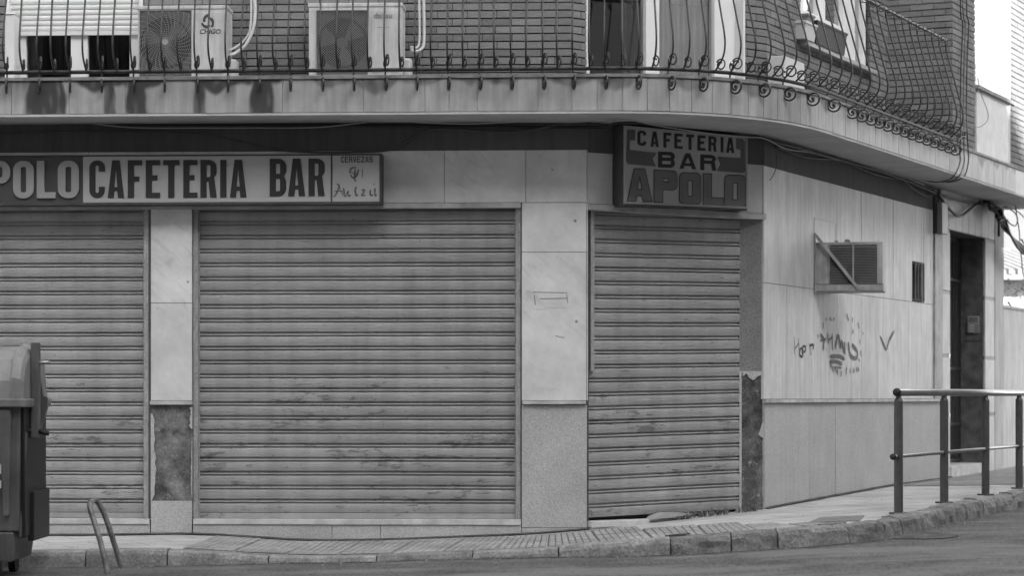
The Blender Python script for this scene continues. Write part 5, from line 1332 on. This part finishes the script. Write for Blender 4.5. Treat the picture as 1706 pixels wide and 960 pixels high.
# lid: curved shell with ribs
bm = nb(); prof = [(yF - .03, zrim + .03), (yF - .01, zrim + .16), (yF + .07, ztp - .09), (yF + .2, ztp - .02), (yF + .42, ztp + .01), (yB - .12, ztp - .05), (yB + .0, zrim + .03)]
xsx = [-5.25 + k * .02 for k in range(int((bx1 + .05 + 5.25) / .02) + 1)]
rings = []
for x in xsx:
    rib = .022 if ((x + 5.25) % .24) < .10 else 0; e = max(0, (x - (bx1 - .05)) / .09); ring = []
    for i, (y, z) in enumerate(prof):
        zz = z + (rib if 0 < i < 6 else 0) - (e * e * .07 * (z - zrim) / (ztp - zrim)); yy = y - (rib * .6 if i in (1, 2) else 0)
        ring.append(bm.verts.new((x, yy, zz)))
    rings.append(ring)
for a, b in zip(rings, rings[1:]):
    for i in range(len(prof) - 1): bm.faces.new((a[i], a[i + 1], b[i + 1], b[i]))
bm.faces.new(rings[0]); bm.faces.new(rings[-1]); obj('lid', bm, M['bin_lid'], BN, WF)
# dark end wall with lifting bar and pins
bm = nb(); hexa(bm, (bx1 - .021, bx1 + .02, yF + .12, yB, zg + .30), (bx1 + .001, bx1 + .02, yF + .06, yB, zrim - .032))
hexa(bm, (bx1 + .0, bx1 + .045, yF + .3, yB + .01, zg + .26), (bx1 + .0, bx1 + .045, yF + .3, yB + .01, zg + .62)); obj('end_panel', bm, M['bin_dark'], BN, WF, bevel=.006)
bm = nb(); xb_ = (59 - CX) / FPX * 17.45; hexa(bm, (xb_ - .028, xb_ + .028, 17.42, 17.50, EYE + (HY - 731) * 17.45 / FPX), (xb_ - .03, xb_ + .03, 17.42, 17.50, EYE + (HY - 571) * 17.45 / FPX)); obj('lifting_bar', bm, M['cable_grey'], BN, WF, bevel=.008)
def zY(py, Y): return EYE + (HY - py) * Y / FPX
bm = nb(); tube(bm, [(xb_ + .01, 17.44, zY(605.5, 17.44)), (xb_ + .10, 17.44, zY(604, 17.44))], .014, 12); obj('lifting_pin', bm, M['zinc'], BN, WF, smooth=True, label='shiny steel lifting pin')
bm = nb(); tube(bm, [(xb_ + .02, 17.44, zY(719, 17.44)), (xb_ + .10, 17.44, zY(723, 17.44))], .018, 10); tube(bm, [(xb_ - .05, 17.43, zY(718, 17.44)), (xb_ - .025, 17.43, zY(718, 17.44))], .02, 10); obj('lifting_pin', bm, M['bin_dark'], BN, WF, smooth=True)
bm = nb(); prism(bm, [((66 - CX) / FPX * 17.6, zY(625, 17.6)), ((72 - CX) / FPX * 17.6, zY(660, 17.6)), ((79 - CX) / FPX * 17.6, zY(663, 17.6)), ((79 - CX) / FPX * 17.6, zY(678, 17.6)), ((66 - CX) / FPX * 17.6, zY(722, 17.6))], -17.64, -17.60); obj('hinge_plate', bm, M['bin_body'], BN, WF)
bm = nb(); tube(bm, [(bx1 - .02, 17.3, zg + .3), (bx1 + .02, 17.3, zY(720, 17.3))], .012, 8); obj('side_rail', bm, M['bin_body'], BN, WF)
bm = nb(); box(bm, (-30 - CX) / FPX * yF, (2 - CX) / FPX * yF, yF - .008, yF - .003, zY(790, yF), zY(774, yF)); box(bm, (-30 - CX) / FPX * yF, (2.2 - CX) / FPX * yF, yF - .008, yF - .003, zY(814, yF), zY(801, yF)); obj('sticker', bm, M['offwhite'], BN, WF)
for sx_, sy_ in ((-4.9, 17.35), (bx1 - .2, 17.35), (-4.9, 17.95), (bx1 - .2, 17.95)):
    bm = nb(); tube(bm, [(sx_ - .025, sy_, zg + .075), (sx_ + .025, sy_, zg + .075)], .078, 16); obj('wheel', bm, M['bin_dark'], BN, WF)

# ------------------------------------------------------------------ covers in the pavement and road
def plate(name, px0, px1, Y0, Y1, zf, dz, m, label, cat, t=.006):
    bm = nb(); a = [((px0 - CX) / FPX * Y0, Y0), ((px1 - CX) / FPX * Y0, Y0), ((px1 + 8 - CX) / FPX * Y1, Y1), ((px0 + 22 - CX) / FPX * Y1, Y1)]
    lo = [bm.verts.new((x, y, zf(x, y) + .001)) for x, y in a]; hi = [bm.verts.new((x, y, zf(x, y) + dz)) for x, y in a]
    bm.faces.new(hi)
    for i in range(4): bm.faces.new((lo[i], lo[(i + 1) % 4], hi[(i + 1) % 4], hi[i]))
    return tag(obj(name, bm, m, fr=WF), label, cat)
plate('utility_cover', 1345, 1432, 18.85, 19.55, zsw, .008, M['ac_old_dark'], 'dark rectangular metal cover set in the pale pavement', 'manhole cover')
plate('drain_plate', 1363, 1402, 18.45, 18.62, zsw, .012, M['sign_dark'], 'small dark plate at the kerb edge in front of the big metal cover', 'plate')
plate('drain_plate', 1108, 1142, 18.36, 18.46, zsw, .018, M['sign_dark'], 'small dark plate at the kerb edge in front of the corner shutter', 'plate')
bm = nb(); cxp, cyp = (1545 - CX) / FPX * 18.55, 18.9
cc = [(cxp + .30 * math.cos(t / 24 * 2 * Pi) * (1 + .12 * noise.noise(Vector((t, 0, 0)))), cyp + .42 * math.sin(t / 24 * 2 * Pi)) for t in range(24)]
bm.faces.new([bm.verts.new((x, y, zrd(x, y) + .006)) for x, y in cc]); tag(obj('manhole_cover', bm, M['dirt_and_shade'], fr=WF), 'worn round iron cover in the asphalt beside the kerb', 'manhole cover')
# weeds and litter at the foot of the corner shutter
bm = nb(); random.seed(11)
for c in range(46):
    px = random.choice((random.gauss(1155, 18), random.gauss(1205, 20), random.gauss(1240, 10))); u = G.u(max(1125, min(1262, px)), .05); v = random.uniform(.02, .14)
    x, y = G.world(u, v); z = zsw(x)
    for l_ in range(random.randint(5, 9)):
        a = random.uniform(0, 6.28); h = random.uniform(.01, .075); wd = random.uniform(.004, .010); ln = random.uniform(.01, .05)
        p = Vector((x, y, z)); q = p + Vector((math.cos(a) * ln, math.sin(a) * ln, h)); s_ = Vector((-math.sin(a), math.cos(a), 0)) * wd
        bm.faces.new([bm.verts.new(t_) for t_ in (p, (p + q) / 2 + s_, q, (p + q) / 2 - s_)])
o = tag(obj('weeds', bm, M['weed'], fr=WF), 'low weeds and litter at the foot of the corner shutter', 'weeds'); o['kind'] = 'stuff'
bm = nb(); prism(bm, [(0, 0), (.42, .03), (.40, .045), (.16, .055), (.05, .03)], -.08, .03)
x, y = G.world(.62, .06); tag(obj('broken_board', bm, M['panel_grey'], M=Matrix.Translation((x, y, .452)) @ Matrix.Rotation(G.a, 4, 'Z')), 'flat broken board lying on the sill of the corner shutter', 'board')

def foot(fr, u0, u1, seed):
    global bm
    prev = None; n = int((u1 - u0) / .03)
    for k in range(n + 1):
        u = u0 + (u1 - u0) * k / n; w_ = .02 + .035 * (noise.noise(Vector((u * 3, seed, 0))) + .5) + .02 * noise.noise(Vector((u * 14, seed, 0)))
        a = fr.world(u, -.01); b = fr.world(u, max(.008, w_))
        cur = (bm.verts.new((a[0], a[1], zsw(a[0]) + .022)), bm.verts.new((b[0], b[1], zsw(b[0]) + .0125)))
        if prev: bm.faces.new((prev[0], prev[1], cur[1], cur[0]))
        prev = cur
bm = nb(); foot(F, -5.5, 0, 1); foot(S, .02, sd0, 3); struct(obj('wall_foot_shade_dirt', bm, M['dirt_and_shade']))  # dark ragged strip: contact shade painted in along the wall foot, with splash dirt
bm = nb(); random.seed(5)
for k in range(900):
    s = random.uniform(sx(-4.5), sx(5.5)); w_ = -abs(random.gauss(0, .12)) - .03 if random.random() < .75 else random.uniform(.2, 1.2)
    p = kw(s, w_); z = (zrd(p.x, p.y) if w_ < 0 else zsw(p.x) + .008) + .004; r0 = random.uniform(.003, .011) * (1 if w_ < 0 else .6)
    vv = [bm.verts.new((p.x + r0 * math.cos(a) * random.uniform(.6, 1.3), p.y + r0 * math.sin(a), z)) for a in (0, 1.5, 3.1, 4.6)]; tp_ = bm.verts.new((p.x, p.y, z + r0 * .9))
    for i in range(4): bm.faces.new((vv[i], vv[(i + 1) % 4], tp_))
o = tag(obj('gutter_grit', bm, M['grit'], fr=WF), 'grit and crumbs of stone scattered along the gutter', 'grit'); o['kind'] = 'stuff'
# ------------------------------------------------------------------ beyond the building end
gw_fr = S.off(sEnd + .002, -.03)
zgw = gw_fr.z(515, 1690)
bm = nb(); vbox(bm, 0, 6, -.2, 0, -.3, zgw); vbox(bm, -.0, 6, -.22, .02, zgw, zgw + .03)
tag(obj('garden_wall', bm, M['render_white'], fr=gw_fr), 'white rendered garden wall beyond the side door at the right edge', 'wall')
FH = thing('distant_house', 'bright sunlit house seen through the gap under the balcony end', 'house', (11.5, 47, .6))
bm = nb(); box(bm, 6.5, 20, 46, 54, .2, 3.69); obj('wall', bm, M['render_white'], FH, WF)
bm = nb(); box(bm, 6.2, 20, 45.6, 50.4, 3.70, 3.76)
for k in range(80):
    x = 6.2 + k * .17; tube(bm, [(x, 45.6, 3.84), (x, 50.4, 4.5)], .065, 6)
obj('roof', bm, M['roof_tile'], FH, WF)
bm = nb(); box(bm, 10.4, 11.0, 45.95, 46.02, 1.4, 2.8); obj('window', bm, M['room'], FH, WF)
FH2 = thing('distant_house', 'taller pale house behind the tiled roof in the gap', 'house', (13, 60, .6))
bm = nb(); box(bm, 8, 22, 58, 68, .2, 12); obj('wall', bm, M['far_wall'], FH2, WF)
bm = nb(); box(bm, 12.8, 13.6, 57.96, 58.02, 5.4, 6.8); obj('window', bm, M['room'], FH2, WF)
TR = thing('small_tree', 'sparse dark tree behind the garden wall at the right edge', 'tree', (7.45, 35.5, .6))
bm = nb(); tube(bm, smoothpts([(7.45, 35.5, .5), (7.4, 35.5, 1.6), (7.5, 35.5, 2.4), (7.55, 35.4, 2.9)], 4), [.08 - .004 * k for k in range(13)], 7)
for a in range(5): tube(bm, [(7.45, 35.5, 1.9 + a * .2), (7.45 + .5 * math.cos(a * 2), 35.5 + .5 * math.sin(a * 2), 2.3 + a * .15)], .02, 5)
obj('trunk', bm, M['bark'], TR, WF)
bm = nb()
for c in range(16):
    cp = Vector((7.5 + random.gauss(0, .35), 35.5 + random.gauss(0, .4), 2.75 + random.gauss(0, .16)))
    for l_ in range(60):
        p = cp + Vector((random.gauss(0, .2), random.gauss(0, .2), random.gauss(0, .15))); a = Vector((random.uniform(-1, 1), random.uniform(-1, 1), random.uniform(-1, 1))).normalized() * .03; b = a.orthogonal().normalized() * .014
        bm.faces.new([bm.verts.new(t_) for t_ in (p - a, p + b, p + a, p - b)])
obj('crown', bm, M['leaf'], TR, WF)

# ------------------------------------------------------------------ unseen blocks, added and sized to shade the facade
def block(x0, x1, y0, y1, h, label):
    t_ = thing('shade_block', label, 'building', ((x0 + x1) / 2, y1, -.3))
    bm = nb(); box(bm, x0, x1, y0, y1, -.4, h); obj('wall', bm, M['shade_block_wall'], t_, WF)
    bm = nb(); z = 1
    while z < h - 2:
        x = x0 + 1
        while x < x1 - 1.5: box(bm, x, x + 1.2, y1 + .01, y1 + .03, z, z + 1.6); x += 2.6
        z += 3
    o = obj('window_row', bm, M['room'], t_, WF)
block(12.3, 70, -18, -6, 32.0, 'tall unseen block behind the viewer, sized to shade the facade')
block(-45, 12.25, -18, -6, 25.6, 'long lower unseen block behind the viewer, height set for the shadow line')
block(14, 30, -5.9, 30, 14, 'unseen block added across the side street to cut the side light')
